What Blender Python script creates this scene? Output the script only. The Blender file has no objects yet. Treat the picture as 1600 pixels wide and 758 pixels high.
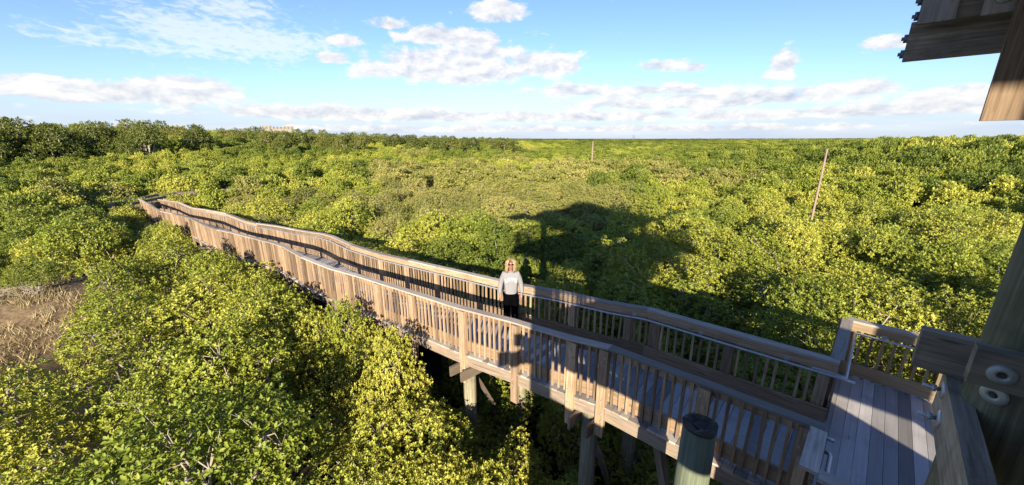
import bpy, math, random
import numpy as np
from mathutils import Vector, Matrix
from mathutils.bvhtree import BVHTree

S = bpy.context.scene
COL = S.collection
PI = math.pi
CAMZ = 8.6                       # camera height above the mud flat

# ------------------------------------------------------------------ camera
cam_d = bpy.data.cameras.new("camera")
cam_d.sensor_width = 36.0
cam_d.lens = 36.0 * 586.0 / 1600.0
cam_d.clip_start = 0.05
cam_d.clip_end = 9000
cam = bpy.data.objects.new("camera", cam_d)
COL.objects.link(cam)
cam.location = (0, 0, CAMZ)
cam.rotation_euler = (math.radians(90 - 15.55), 0, 0)
S.camera = cam

# ------------------------------------------------------------------ light
SUN_EL = math.radians(18.0)
SUN_AZ = math.radians(5.0)       # direction the light travels, right of straight ahead
sd = bpy.data.lights.new("sun", 'SUN')
sd.energy = 5.0
sd.angle = math.radians(0.5)
sd.color = (1.0, 0.87, 0.68)
sun = bpy.data.objects.new("sun", sd)
COL.objects.link(sun)
tv = Vector((math.sin(SUN_AZ) * math.cos(SUN_EL), math.cos(SUN_AZ) * math.cos(SUN_EL), -math.sin(SUN_EL)))
sun.rotation_euler = tv.to_track_quat('-Z', 'Y').to_euler()
sun.location = (-10, -60, 40)

S.view_settings.view_transform = 'Standard'
S.view_settings.look = 'None'
S.view_settings.exposure = 1.48
S.view_settings.gamma = 1.0
S.view_settings.use_curve_mapping = False
S.cycles.max_bounces = 6
S.cycles.diffuse_bounces = 3
S.cycles.glossy_bounces = 2
S.cycles.transmission_bounces = 3
S.cycles.transparent_max_bounces = 4
S.cycles.use_denoising = True

# ------------------------------------------------------------------ node helper
class NT:
    def __init__(self, tree):
        self.t = tree
    def n(self, kind, **kw):
        nd = self.t.nodes.new(kind)
        for k, v in kw.items():
            setattr(nd, k, v)
        return nd
    def l(self, a, b):
        self.t.links.new(a, b)
    def val(self, sock, v):
        if isinstance(v, bpy.types.NodeSocket):
            self.l(v, sock)
        else:
            sock.default_value = v
    def math(self, op, a, b=0.0, c=0.0, clamp=False):
        nd = self.n('ShaderNodeMath', operation=op, use_clamp=clamp)
        self.val(nd.inputs[0], a); self.val(nd.inputs[1], b); self.val(nd.inputs[2], c)
        return nd.outputs[0]
    def mix(self, f, a, b, blend='MIX'):
        nd = self.n('ShaderNodeMix', data_type='RGBA', blend_type=blend)
        self.val(nd.inputs[0], f); self.val(nd.inputs[6], a); self.val(nd.inputs[7], b)
        return nd.outputs[2]
    def ramp(self, f, stops):
        nd = self.n('ShaderNodeValToRGB')
        cr = nd.color_ramp
        while len(cr.elements) < len(stops):
            cr.elements.new(0.5)
        for e, (p, c) in zip(cr.elements, stops):
            e.position = p
            e.color = (*c, 1) if len(c) == 3 else c
        self.l(f, nd.inputs[0])
        return nd.outputs[0]
    def noise(self, vec, scale, detail=4, rough=0.55, dist=0.0):
        nd = self.n('ShaderNodeTexNoise')
        nd.inputs['Scale'].default_value = scale
        nd.inputs['Detail'].default_value = detail
        nd.inputs['Roughness'].default_value = rough
        nd.inputs['Distortion'].default_value = dist
        if vec is not None:
            self.l(vec, nd.inputs['Vector'])
        return nd.outputs[0]
    def mapping(self, vec, loc=(0, 0, 0), scale=(1, 1, 1)):
        nd = self.n('ShaderNodeMapping')
        nd.inputs['Location'].default_value = loc
        nd.inputs['Scale'].default_value = scale
        self.l(vec, nd.inputs['Vector'])
        return nd.outputs[0]

# ------------------------------------------------------------------ sky with clouds
world = bpy.data.worlds.new("World")
S.world = world
world.use_nodes = True
wt = NT(world.node_tree)
world.node_tree.nodes.clear()
out = wt.n('ShaderNodeOutputWorld')
bg = wt.n('ShaderNodeBackground')
wt.l(bg.outputs[0], out.inputs[0])
sky = wt.n('ShaderNodeTexSky', sky_type='NISHITA')
sky.sun_disc = False
sky.sun_elevation = SUN_EL
sky.sun_rotation = math.radians(185.0)
sky.altitude = 10
sky.air_density = 1.0
sky.dust_density = 0.25
sky.ozone_density = 2.5
SKY_STRENGTH = 0.08
bg.inputs[1].default_value = SKY_STRENGTH
gen = wt.n('ShaderNodeTexCoord').outputs['Generated']
sep = wt.n('ShaderNodeSeparateXYZ'); wt.l(gen, sep.inputs[0])
azs = wt.math('ARCTAN2', sep.outputs[0], sep.outputs[1])
els = wt.math('ARCSINE', sep.outputs[2])
comb = wt.n('ShaderNodeCombineXYZ'); wt.l(azs, comb.inputs[0]); wt.l(els, comb.inputs[1])
ae = comb.outputs[0]
# cumulus billows: domain is stretched so that clouds lie flat near the horizon
wt_warp = wt.noise(wt.mapping(ae, scale=(1, 1.6, 1)), 9.0, 3, 0.5)
nz = wt.noise(wt.mapping(ae, scale=(1, 2.0, 1)), 12.0, 10, 0.62, 0.2)
nz_up = wt.noise(wt.mapping(ae, loc=(-0.012, 0.022, 0), scale=(1, 2.0, 1)), 12.0, 10, 0.62, 0.2)
CLOUDS = [  # azimuth, elevation, half width, half height, strength
    (-0.150, 0.158, 0.220, 0.050, 1.32), (-0.140, 0.224, 0.170, 0.026, 1.18), (-0.042, 0.279, 0.085, 0.030, 1.1), (-0.09, 0.195, 0.16, 0.045, 0.95),
    (-0.289, 0.243, 0.065, 0.018, 0.9), (0.080, 0.168, 0.110, 0.042, 1.15), (-0.781, 0.074, 0.190, 0.026, 1.2),
    (-0.673, 0.090, 0.090, 0.030, 1.25), (0.423, 0.078, 0.350, 0.026, 1.12), (0.629, 0.047, 0.350, 0.015, 1.15),
    (0.585, 0.138, 0.032, 0.038, 1.2), (0.360, 0.156, 0.060, 0.020, 1.0), (0.427, 0.150, 0.036, 0.015, 0.95),
    (0.000, 0.050, 0.80, 0.020, 1.1), (0.746, 0.163, 0.060, 0.020, 0.9), (0.850, 0.061, 0.085, 0.026, 1.15),
    (-0.865, 0.088, 0.070, 0.016, 0.95), (0.692, 0.088, 0.10, 0.022, 1.1), (-0.370, 0.052, 0.36, 0.022, 1.15),
    (-0.412, 0.169, 0.050, 0.019, 0.95), (-0.388, 0.205, 0.055, 0.017, 0.9), (0.30, 0.105, 0.26, 0.020, 1.0), (0.1, 0.022, 1.0, 0.012, 0.9), (0.16, 0.110, 0.16, 0.020, 1.0),
]
mass = None
for (a, e, w, h, k) in CLOUDS:
    dx = wt.math('DIVIDE', wt.math('SUBTRACT', azs, a), w)
    dy = wt.math('DIVIDE', wt.math('SUBTRACT', els, e), h)
    # flatter underside
    dy = wt.math('MULTIPLY', dy, wt.math('ADD', 1.0, wt.math('MULTIPLY', wt.math('LESS_THAN', dy, 0.0), 0.5)))
    r2 = wt.math('ADD', wt.math('MULTIPLY', dx, dx), wt.math('MULTIPLY', dy, dy))
    g = wt.math('MULTIPLY', wt.math('EXPONENT', wt.math('MULTIPLY', r2, -1.0)), k)
    mass = g if mass is None else wt.math('MAXIMUM', mass, g)
def cloud_density(n):
    return wt.math('ADD', wt.math('MULTIPLY', mass, 0.85), wt.math('MULTIPLY', wt.math('SUBTRACT', n, 0.5), 1.75))
den = cloud_density(nz)
cov = wt.n('ShaderNodeMapRange', interpolation_type='SMOOTHSTEP')
wt.l(den, cov.inputs[0]); cov.inputs[1].default_value = 0.33; cov.inputs[2].default_value = 0.62
mask = wt.math('MULTIPLY', cov.outputs[0], 0.95)
shade = wt.math('ADD', 0.66, wt.math('MULTIPLY', wt.math('SUBTRACT', nz, nz_up), 2.6), clamp=True)
# altocumulus sheet, finely rippled
rip = wt.noise(wt.mapping(ae, scale=(1, 2.6, 1)), 46.0, 5, 0.6, 0.4)
big = wt.noise(wt.mapping(ae, loc=(3, 1, 0), scale=(1, 2.0, 1)), 9.0, 3, 0.5)
sheet = None
for (a, e, w, h, k) in [(-0.600, 0.190, 0.19, 0.050, 1.0), (-0.60, 0.242, 0.11, 0.030, 0.95), (-0.50, 0.195, 0.12, 0.032, 0.9), (-0.80, 0.165, 0.10, 0.024, 0.75), (-0.66, 0.158, 0.17, 0.018, 0.85)]:
    dx = wt.math('DIVIDE', wt.math('SUBTRACT', azs, a), w)
    dy = wt.math('DIVIDE', wt.math('SUBTRACT', els, e), h)
    r2 = wt.math('ADD', wt.math('MULTIPLY', dx, dx), wt.math('MULTIPLY', dy, dy))
    g = wt.math('MULTIPLY', wt.math('EXPONENT', wt.math('MULTIPLY', r2, -1.0)), k)
    sheet = g if sheet is None else wt.math('MAXIMUM', sheet, g)
sh = wt.math('ADD', wt.math('MULTIPLY', sheet, 0.75), wt.math('ADD', wt.math('MULTIPLY', wt.math('SUBTRACT', rip, 0.5), 1.3), wt.math('MULTIPLY', wt.math('SUBTRACT', big, 0.5), 0.8)))
shm = wt.n('ShaderNodeMapRange', interpolation_type='SMOOTHSTEP')
wt.l(sh, shm.inputs[0]); shm.inputs[1].default_value = 0.22; shm.inputs[2].default_value = 0.75
sheet_mask = wt.math('MULTIPLY', shm.outputs[0], 0.62)
# thin grey-blue haze bank low down
low = wt.n('ShaderNodeMapRange', interpolation_type='SMOOTHSTEP')
wt.l(els, low.inputs[0]); low.inputs[1].default_value = 0.13; low.inputs[2].default_value = 0.0
K = 1.0 / SKY_STRENGTH
def kc(r, g, b):
    return (r * K, g * K, b * K, 1)
skyc = wt.mix(1.0, sky.outputs[0], (0.74, 0.79, 1.06, 1), 'MULTIPLY')
bank_n = wt.noise(wt.mapping(ae, loc=(1, 4, 0), scale=(0.6, 5, 1)), 7.0, 5, 0.55)
bank = wt.math('MULTIPLY', low.outputs[0], wt.math('ADD', 0.45, wt.math('MULTIPLY', bank_n, 0.75)), clamp=True)
c1 = wt.mix(bank, skyc, kc(0.215, 0.255, 0.325))
c2 = wt.mix(sheet_mask, c1, kc(0.36, 0.38, 0.40))
cloudc = wt.mix(shade, kc(0.185, 0.213, 0.265), kc(0.40, 0.39, 0.376))
c3 = wt.mix(mask, c2, cloudc)
wt.l(c3, bg.inputs[0])

# ------------------------------------------------------------------ materials
def new_mat(name):
    m = bpy.data.materials.new(name)
    m.use_nodes = True
    t = NT(m.node_tree)
    bsdf = next(n for n in m.node_tree.nodes if n.type == 'BSDF_PRINCIPLED')
    return m, t, bsdf

def wood(name, dark, mid, light, rough=0.8, grain=(1.6, 34), stain=0.5, stainc=(0.05, 0.045, 0.035), stain_scale=1.6, bump=0.25, moss=None):
    m, t, b = new_mat(name)
    uv = t.n('ShaderNodeUVMap', uv_map='UVMap').outputs[0]
    rnd = t.n('ShaderNodeAttribute', attribute_name='rnd').outputs['Fac']
    obj = t.n('ShaderNodeTexCoord').outputs['Object']
    g1 = t.noise(t.mapping(uv, scale=(grain[0], grain[1], 1)), 1.0, 6, 0.65, 0.6)
    g2 = t.noise(t.mapping(uv, scale=(grain[0] * 3, grain[1] * 4, 1)), 1.0, 3, 0.6)
    g = t.math('ADD', t.math('MULTIPLY', g1, 0.75), t.math('MULTIPLY', g2, 0.25))
    c = t.ramp(g, [(0.30, dark), (0.50, mid), (0.72, light)])
    vv = t.math('ADD', 0.50, t.math('MULTIPLY', rnd, 0.92))
    vc = t.n('ShaderNodeCombineColor'); [t.l(vv, vc.inputs[i]) for i in range(3)]
    c = t.mix(1.0, c, vc.outputs[0], 'MULTIPLY')
    st = t.noise(obj, stain_scale, 5, 0.65, 0.3)
    sf = t.n('ShaderNodeMapRange'); t.l(st, sf.inputs[0]); sf.inputs[1].default_value = 0.48; sf.inputs[2].default_value = 0.75
    c = t.mix(t.math('MULTIPLY', sf.outputs[0], stain, clamp=True), c, (*stainc, 1))
    if moss:
        mo = t.noise(obj, 0.9, 4, 0.6)
        mf = t.n('ShaderNodeMapRange'); t.l(mo, mf.inputs[0]); mf.inputs[1].default_value = 0.5; mf.inputs[2].default_value = 0.68
        c = t.mix(t.math('MULTIPLY', mf.outputs[0], 0.75), c, (*moss, 1))
    # knots
    vo = t.n('ShaderNodeTexVoronoi'); vo.inputs['Scale'].default_value = 1.0
    t.l(t.mapping(uv, scale=(1.3, 7, 1)), vo.inputs['Vector'])
    kf = t.n('ShaderNodeMapRange'); t.l(vo.outputs[0], kf.inputs[0]); kf.inputs[1].default_value = 0.10; kf.inputs[2].default_value = 0.04
    c = t.mix(t.math('MULTIPLY', kf.outputs[0], 0.65), c, (*[x * 0.45 for x in dark], 1))
    t.l(c, b.inputs['Base Color'])
    b.inputs['Roughness'].default_value = rough
    b.inputs['Specular IOR Level'].default_value = 0.3
    bp = t.n('ShaderNodeBump'); bp.inputs['Strength'].default_value = bump; bp.inputs['Distance'].default_value = 0.01
    t.l(g, bp.inputs['Height']); t.l(bp.outputs[0], b.inputs['Normal'])
    return m

M_RAIL = wood("weathered_rail_wood", (0.105, 0.068, 0.040), (0.275, 0.190, 0.118), (0.42, 0.315, 0.215), stain=0.35, stainc=(0.10, 0.075, 0.055))
M_CAP = wood("grey_cap_wood", (0.17, 0.14, 0.11), (0.33, 0.285, 0.235), (0.44, 0.39, 0.33), stain=0.3, stainc=(0.15, 0.13, 0.115))
M_FASCIA = wood("fascia_wood", (0.09, 0.068, 0.05), (0.20, 0.155, 0.115), (0.30, 0.25, 0.20), stain=0.4)
M_DECK = wood("grey_deck_board", (0.25, 0.238, 0.23), (0.315, 0.302, 0.292), (0.37, 0.355, 0.345), grain=(0.8, 20), stain=0.5, stainc=(0.15, 0.14, 0.13), bump=0.08)
M_LEDGE = wood("plank_end_wood", (0.22, 0.19, 0.15), (0.36, 0.32, 0.27), (0.46, 0.42, 0.36), stain=0.3)
M_GREEN = wood("treated_pile_wood", (0.11, 0.135, 0.085), (0.235, 0.275, 0.18), (0.37, 0.385, 0.27), grain=(0.7, 20), stain=0.45, stainc=(0.06, 0.075, 0.05), stain_scale=2.2, bump=0.5)
M_LANDRAIL = wood("landing_rail_wood", (0.11, 0.08, 0.048), (0.215, 0.16, 0.10), (0.30, 0.24, 0.16), stain=0.2, moss=(0.16, 0.16, 0.05))
M_PILE = wood("brown_pile_wood", (0.075, 0.068, 0.045), (0.165, 0.15, 0.10), (0.29, 0.265, 0.18), grain=(0.8, 18), stain=0.6, stainc=(0.045, 0.05, 0.032), stain_scale=2.5, bump=0.6)
M_TPOST = wood("tower_post_wood", (0.06, 0.058, 0.032), (0.155, 0.148, 0.085), (0.30, 0.28, 0.17), grain=(0.7, 16), stain=0.5, stainc=(0.03, 0.035, 0.025), stain_scale=3.0, bump=0.6)
M_TBEAM = wood("tower_beam_wood", (0.17, 0.14, 0.09), (0.34, 0.29, 0.20), (0.48, 0.42, 0.31), grain=(1.4, 26), stain=0.55, stainc=(0.055, 0.05, 0.04), stain_scale=4.0, bump=0.4)
M_TBEAMD = wood("dark_tower_beam_wood", (0.10, 0.08, 0.056), (0.25, 0.205, 0.148), (0.40, 0.34, 0.26), grain=(1.4, 26), stain=0.6, stainc=(0.03, 0.028, 0.024), stain_scale=3.0, bump=0.4)
M_BLACK = wood("rotten_pile_top", (0.018, 0.015, 0.012), (0.05, 0.043, 0.034), (0.12, 0.10, 0.08), stain=0.4, bump=0.8)
M_POLE = wood("sun_bleached_pole", (0.13, 0.095, 0.07), (0.235, 0.175, 0.13), (0.33, 0.26, 0.20), stain=0.2)

def simple(name, col, rough=0.6, metal=0.0, spec=0.4, vary=0.25, scale=6.0):
    m, t, b = new_mat(name)
    obj = t.n('ShaderNodeTexCoord').outputs['Object']
    n = t.noise(obj, scale, 4, 0.6)
    c = t.mix(n, (*[x * (1 - vary) for x in col], 1), (*[min(1, x * (1 + vary)) for x in col], 1))
    t.l(c, b.inputs['Base Color'])
    b.inputs['Roughness'].default_value = rough
    b.inputs['Metallic'].default_value = metal
    b.inputs['Specular IOR Level'].default_value = spec
    return m

M_METAL = simple("galvanised_steel", (0.42, 0.43, 0.44), 0.42, 0.55, 0.5, 0.18, 30)
M_ZINC = simple("zinc_washer", (0.40, 0.435, 0.40), 0.55, 0.5, 0.5, 0.25, 40)
M_RUST = simple("bolt_recess", (0.09, 0.07, 0.055), 0.7, 0.3)
M_BARK = simple("grey_mangrove_bark", (0.27, 0.235, 0.19), 0.9, vary=0.35, scale=9)
M_SKIN = simple("skin", (0.23, 0.12, 0.09), 0.5, vary=0.06)
M_SWEAT = simple("grey_knit", (0.19, 0.19, 0.20), 0.9, spec=0.1, vary=0.06, scale=60)
M_PANTS = simple("black_cloth", (0.002, 0.002, 0.0025), 0.95, spec=0.0)
M_HAIR = simple("blonde_hair", (0.26, 0.175, 0.09), 0.5, vary=0.35, scale=30)
M_WHITE = simple("white_lettering", (0.6, 0.6, 0.6), 0.8, vary=0.02)
M_GLASS = simple("dark_lens", (0.01, 0.01, 0.012), 0.15, spec=0.6)
M_LIPS = simple("lips", (0.50, 0.17, 0.15), 0.5)
M_SHOE = simple("dark_shoe", (0.03, 0.03, 0.035), 0.6)
M_BUILD = simple("beige_stucco", (0.25, 0.21, 0.16), 0.9, vary=0.06, scale=0.1)
M_PANE = simple("window_pane", (0.12, 0.14, 0.16), 0.2)
M_DARKMETAL = simple("dark_steel", (0.16, 0.19, 0.23), 0.6, 0.4)

def leaf_mat(name, stops, transl=0.22):
    m, t, b = new_mat(name)
    rnd = t.n('ShaderNodeAttribute', attribute_name='rnd').outputs['Fac']
    oi = t.n('ShaderNodeObjectInfo').outputs['Random']
    geo = t.n('ShaderNodeNewGeometry').outputs['Position']
    patch = t.noise(geo, 0.16, 3, 0.5)
    f = t.math('ADD', t.math('ADD', 0.06, t.math('MULTIPLY', rnd, 0.28)), t.math('ADD', t.math('MULTIPLY', oi, 0.46), t.math('MULTIPLY', t.math('SUBTRACT', patch, 0.42), 1.0)), clamp=True)
    c = t.ramp(f, stops)
    # an occasional old orange leaf
    old = t.math('GREATER_THAN', rnd, 0.995)
    c = t.mix(old, c, (0.45, 0.17, 0.03, 1))
    t.l(c, b.inputs['Base Color'])
    b.inputs['Roughness'].default_value = 0.52
    b.inputs['Specular IOR Level'].default_value = 0.25
    tr = t.n('ShaderNodeBsdfTranslucent')
    tc = t.mix(0.5, c, (0.20, 0.24, 0.02, 1))
    t.l(tc, tr.inputs[0])
    mx = t.n('ShaderNodeMixShader'); mx.inputs[0].default_value = transl
    t.l(b.outputs[0], mx.inputs[1]); t.l(tr.outputs[0], mx.inputs[2])
    o = next(n for n in m.node_tree.nodes if n.type == 'OUTPUT_MATERIAL')
    t.l(mx.outputs[0], o.inputs[0])
    return m

M_LEAF = [
    leaf_mat("bright_mangrove_leaf", [(0.0, (0.090, 0.138, 0.020)), (0.36, (0.230, 0.272, 0.036)), (1.0, (0.47, 0.445, 0.075))]),
    leaf_mat("pale_mangrove_leaf", [(0.0, (0.12, 0.145, 0.030)), (0.5, (0.245, 0.245, 0.060)), (1.0, (0.39, 0.345, 0.110))]),
    leaf_mat("dark_mangrove_leaf", [(0.0, (0.060, 0.100, 0.016)), (0.5, (0.165, 0.205, 0.029)), (1.0, (0.31, 0.325, 0.050))]),
    leaf_mat("woodland_leaf", [(0.0, (0.055, 0.085, 0.018)), (0.5, (0.120, 0.145, 0.028)), (1.0, (0.24, 0.225, 0.055))]),
]

def ground_mat():
    m, t, b = new_mat("mud_and_dry_grass")
    geo = t.n('ShaderNodeNewGeometry').outputs['Position']
    n1 = t.noise(geo, 0.55, 6, 0.65)
    n2 = t.noise(geo, 7.0, 6, 0.7)
    sepp = t.n('ShaderNodeSeparateXYZ'); t.l(geo, sepp.inputs[0])
    dry = t.n('ShaderNodeMapRange'); t.l(sepp.outputs[2], dry.inputs[0]); dry.inputs[1].default_value = 0.5; dry.inputs[2].default_value = 1.5
    mud = t.ramp(n2, [(0.3, (0.010, 0.008, 0.006)), (0.7, (0.028, 0.023, 0.016))])
    grass = t.ramp(t.math('ADD', t.math('MULTIPLY', n1, 0.5), t.math('MULTIPLY', n2, 0.5)), [(0.36, (0.045, 0.030, 0.018)), (0.5, (0.150, 0.105, 0.058)), (0.62, (0.27, 0.20, 0.11))])
    c = t.mix(dry.outputs[0], mud, grass)
    ln = t.n('ShaderNodeVectorMath', operation='LENGTH'); t.l(geo, ln.inputs[0])
    farv = t.n('ShaderNodeMapRange'); t.l(ln.outputs['Value'], farv.inputs[0]); farv.inputs[1].default_value = 250; farv.inputs[2].default_value = 700
    wood_n = t.noise(geo, 0.02, 5, 0.6)
    c = t.mix(farv.outputs[0], c, t.ramp(wood_n, [(0.35, (0.06, 0.085, 0.02)), (0.65, (0.15, 0.165, 0.04))]))
    t.l(c, b.inputs['Base Color'])
    b.inputs['Roughness'].default_value = 0.95
    b.inputs['Specular IOR Level'].default_value = 0.1
    bp = t.n('ShaderNodeBump'); bp.inputs['Strength'].default_value = 0.6; bp.inputs['Distance'].default_value = 0.05
    t.l(n2, bp.inputs['Height']); t.l(bp.outputs[0], b.inputs['Normal'])
    return m
M_GROUND = ground_mat()

# ------------------------------------------------------------------ mesh builder
RND = random.Random(7)
class MB:
    def __init__(self):
        self.v = []; self.f = []; self.uv = []; self.r = []; self.mi = []; self.sm = []
    def face(self, idx, uvs, r, mi=0, smooth=False):
        self.f.append(idx); self.uv.append(uvs); self.r.append(r); self.mi.append(mi); self.sm.append(smooth)
    def hexa(self, c, mi=0, r=None):
        """8 corners: start ring 0..3 (going round), end ring 4..7."""
        r = RND.random() if r is None else r
        b = len(self.v); c = [Vector(p) for p in c]; self.v += c
        L = (c[4] - c[0]).length; W = (c[1] - c[0]).length; H = (c[2] - c[1]).length
        ou, ov = RND.random() * 50, RND.random() * 50
        s = [0, W, W + H, 2 * W + H, 2 * W + 2 * H]
        for i in range(4):
            j = (i + 1) % 4
            self.face((b + i, b + j, b + 4 + j, b + 4 + i), [(ou, ov + s[i]), (ou, ov + s[i + 1]), (ou + L, ov + s[i + 1]), (ou + L, ov + s[i])], r, mi)
        self.face((b + 3, b + 2, b + 1, b), [(ou + 5, ov + 3), (ou + 5.03, ov + 3), (ou + 5.03, ov + 3 + H), (ou + 5, ov + 3 + H)], r * 0.6, mi)
        self.face((b + 4, b + 5, b + 6, b + 7), [(ou + 5, ov + 3), (ou + 5.03, ov + 3), (ou + 5.03, ov + 3 + H), (ou + 5, ov + 3 + H)], r * 0.6, mi)
    def beam(self, p0, p1, w, h, up=(0, 0, 1), mi=0, r=None):
        p0, p1 = Vector(p0), Vector(p1); d = (p1 - p0).normalized(); up = Vector(up)
        s = d.cross(up).normalized(); u = s.cross(d).normalized()
        q = [(-.5, -.5), (.5, -.5), (.5, .5), (-.5, .5)]
        self.hexa([p0 + s * a * w + u * b * h for a, b in q] + [p1 + s * a * w + u * b * h for a, b in q], mi, r)
    def tube(self, pts, rad, sides=10, mi=0, caps=True, smooth=True, r=None):
        pts = [Vector(p) for p in pts]
        if not isinstance(rad, (list, tuple)): rad = [rad] * len(pts)
        r = RND.random() if r is None else r
        ou, ov = RND.random() * 50, RND.random() * 50
        rings = []; acc = 0; prev = None
        for i, p in enumerate(pts):
            d = (pts[min(i + 1, len(pts) - 1)] - pts[max(i - 1, 0)]).normalized()
            if prev is None:
                a = d.orthogonal().normalized()
            else:
                a = (prev - d * prev.dot(d)).normalized()
            prev = a; bb = d.cross(a)
            if i: acc += (p - pts[i - 1]).length
            ring = []
            for k in range(sides):
                t = 2 * PI * k / sides
                ring.append(len(self.v)); self.v.append(p + (a * math.cos(t) + bb * math.sin(t)) * rad[i])
            rings.append((ring, acc))
        for (r0, l0), (r1, l1) in zip(rings, rings[1:]):
            for k in range(sides):
                j = (k + 1) % sides
                c = 2 * PI * rad[0] / sides
                self.face((r0[k], r0[j], r1[j], r1[k]), [(ou + l0, ov + k * c), (ou + l0, ov + (k + 1) * c), (ou + l1, ov + (k + 1) * c), (ou + l1, ov + k * c)], r, mi, smooth)
        if caps:
            for ring, rev in ((rings[0][0], True), (rings[-1][0], False)):
                idx = tuple(reversed(ring)) if rev else tuple(ring)
                self.face(idx, [(ou + 0.02 * math.cos(k), ov + 0.1 * math.sin(k)) for k in range(len(idx))], r, mi)
    def build(self, name, mats, parent=None, loc=None):
        me = bpy.data.meshes.new(name)
        me.from_pydata([tuple(p) for p in self.v], [], self.f)
        if not isinstance(mats, (list, tuple)): mats = [mats]
        for m in mats: me.materials.append(m)
        ul = me.uv_layers.new(name='UVMap')
        ul.data.foreach_set('uv', [x for u in self.uv for p in u for x in p])
        at = me.attributes.new('rnd', 'FLOAT', 'FACE'); at.data.foreach_set('value', self.r)
        me.polygons.foreach_set('material_index', self.mi)
        me.polygons.foreach_set('use_smooth', self.sm)
        me.update()
        o = bpy.data.objects.new(name, me)
        COL.objects.link(o)
        if parent is not None:
            o.parent = parent
        if loc is not None:
            o.location = loc
        return o

def tag(o, label=None, cat=None, group=None, kind=None):
    if label: o['label'] = label
    if cat: o['category'] = cat
    if group: o['group'] = group
    if kind: o['kind'] = kind
    return o
def empty(name, loc=(0, 0, 0), rz=0.0):
    o = bpy.data.objects.new(name, None)
    COL.objects.link(o); o.location = loc; o.rotation_euler = (0, 0, rz)
    o.empty_display_size = 0.3
    return o

# ------------------------------------------------------------------ ground
def mound(x, y):
    """height of the dry bank in the open patch on the left"""
    dx, dy = x + 21.5, y - 13.8
    a = math.radians(-38)
    p, q = dx * math.cos(a) - dy * math.sin(a), dx * math.sin(a) + dy * math.cos(a)
    r2 = (p / 9.0) ** 2 + (q / 4.2) ** 2
    return 2.3 * math.exp(-r2 ** 1.6)
def build_ground():
    rs = [0.0] + [1.0 * i for i in range(1, 46)] + [45 * 1.16 ** i for i in range(1, 34)]
    na = 144
    v = [(0, 0, 0)]; f = []
    for r in rs[1:]:
        for k in range(na):
            a = 2 * PI * k / na
            x, y = r * math.cos(a), r * math.sin(a)
            z = mound(x, y) + (0.06 * math.sin(x * 1.7) * math.cos(y * 1.3) if r < 46 else 0)
            v.append((x, y, z))
    for k in range(na):
        f.append((0, 1 + k, 1 + (k + 1) % na))
    for i in range(len(rs) - 2):
        b0, b1 = 1 + i * na, 1 + (i + 1) * na
        for k in range(na):
            j = (k + 1) % na
            f.append((b0 + k, b1 + k, b1 + j, b0 + j))
    me = bpy.data.meshes.new("ground"); me.from_pydata(v, [], f); me.materials.append(M_GROUND)
    me.polygons.foreach_set('use_smooth', [True] * len(f))
    o = bpy.data.objects.new("ground", me); COL.objects.link(o); o['kind'] = 'structure'
build_ground()

# ------------------------------------------------------------------ boardwalk layout (plan axes of landing/tower, then of the ramp)
th = math.radians(44.6)
U = Vector((-math.cos(th), math.sin(th), 0)); V = Vector((math.sin(th), math.cos(th), 0))
ph = math.radians(38.5)
D = Vector((-math.cos(ph), math.sin(ph), 0)); N = Vector((math.sin(ph), math.cos(ph), 0))
CAP0 = CAMZ - 3.08
N0 = Vector((3.466, 3.445, 0)); F0 = Vector((4.735, 4.747, 0)) - V * 0.05
KN = N0 + U * 2.66
KF = F0 + U * 2.86
prof = [(0, 3.20), (0.75, 3.29), (2.0, 3.37), (3.45, 3.52), (5.25, 3.62), (7.6, 3.76), (9.2, 3.89), (11.2, 3.92), (12.6, 3.81), (13.4, 3.83),
        (16.0, 4.02), (18.2, 4.17), (20.9, 4.41), (22.8, 4.50), (26.0, 4.48), (30.5, 4.78), (34.5, 5.09), (36.5, 5.10), (38.5, 5.06)]
near_pts = [N0 + Vector((0, 0, CAP0))]
far_pts = [F0 + Vector((0, 0, CAP0))]
for t, h in prof:
    near_pts.append(KN + D * t + Vector((0, 0, CAMZ - h)))
    far_pts.append(KF + D * t + Vector((0, 0, CAMZ - h + (0.03 if 8 < t < 14 else 0))))
near_pts.append(Vector((-32.6, 32.6, CAMZ - 5.1)))
far_pts.append(Vector((-31.2, 32.9, CAMZ - 5.2)))
DECK_DROP = 1.07

def lat_normals(pts):
    out_ = []
    for i in range(len(pts)):
        ds = []
        if i > 0: ds.append((pts[i] - pts[i - 1]))
        if i < len(pts) - 1: ds.append((pts[i + 1] - pts[i]))
        ns = [Vector((d.y, -d.x, 0)).normalized() for d in ds]
        n = sum(ns, Vector()).normalized()
        out_.append(n / max(0.5, n.dot(ns[0])))
    return out_
class Path:
    def __init__(self, pts):
        self.p = [Vector(p) for p in pts]; self.n = lat_normals(self.p)
        self.s = [0]
        for a, b in zip(self.p, self.p[1:]):
            self.s.append(self.s[-1] + (b - a).length)
        self.L = self.s[-1]
    def at(self, s):
        s = min(max(s, 0), self.L)
        i = 0
        while i < len(self.s) - 2 and self.s[i + 1] < s: i += 1
        f = (s - self.s[i]) / (self.s[i + 1] - self.s[i])
        d = (self.p[i + 1] - self.p[i]).normalized()
        return self.p[i].lerp(self.p[i + 1], f), self.n[i].lerp(self.n[i + 1], f), d
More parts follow.
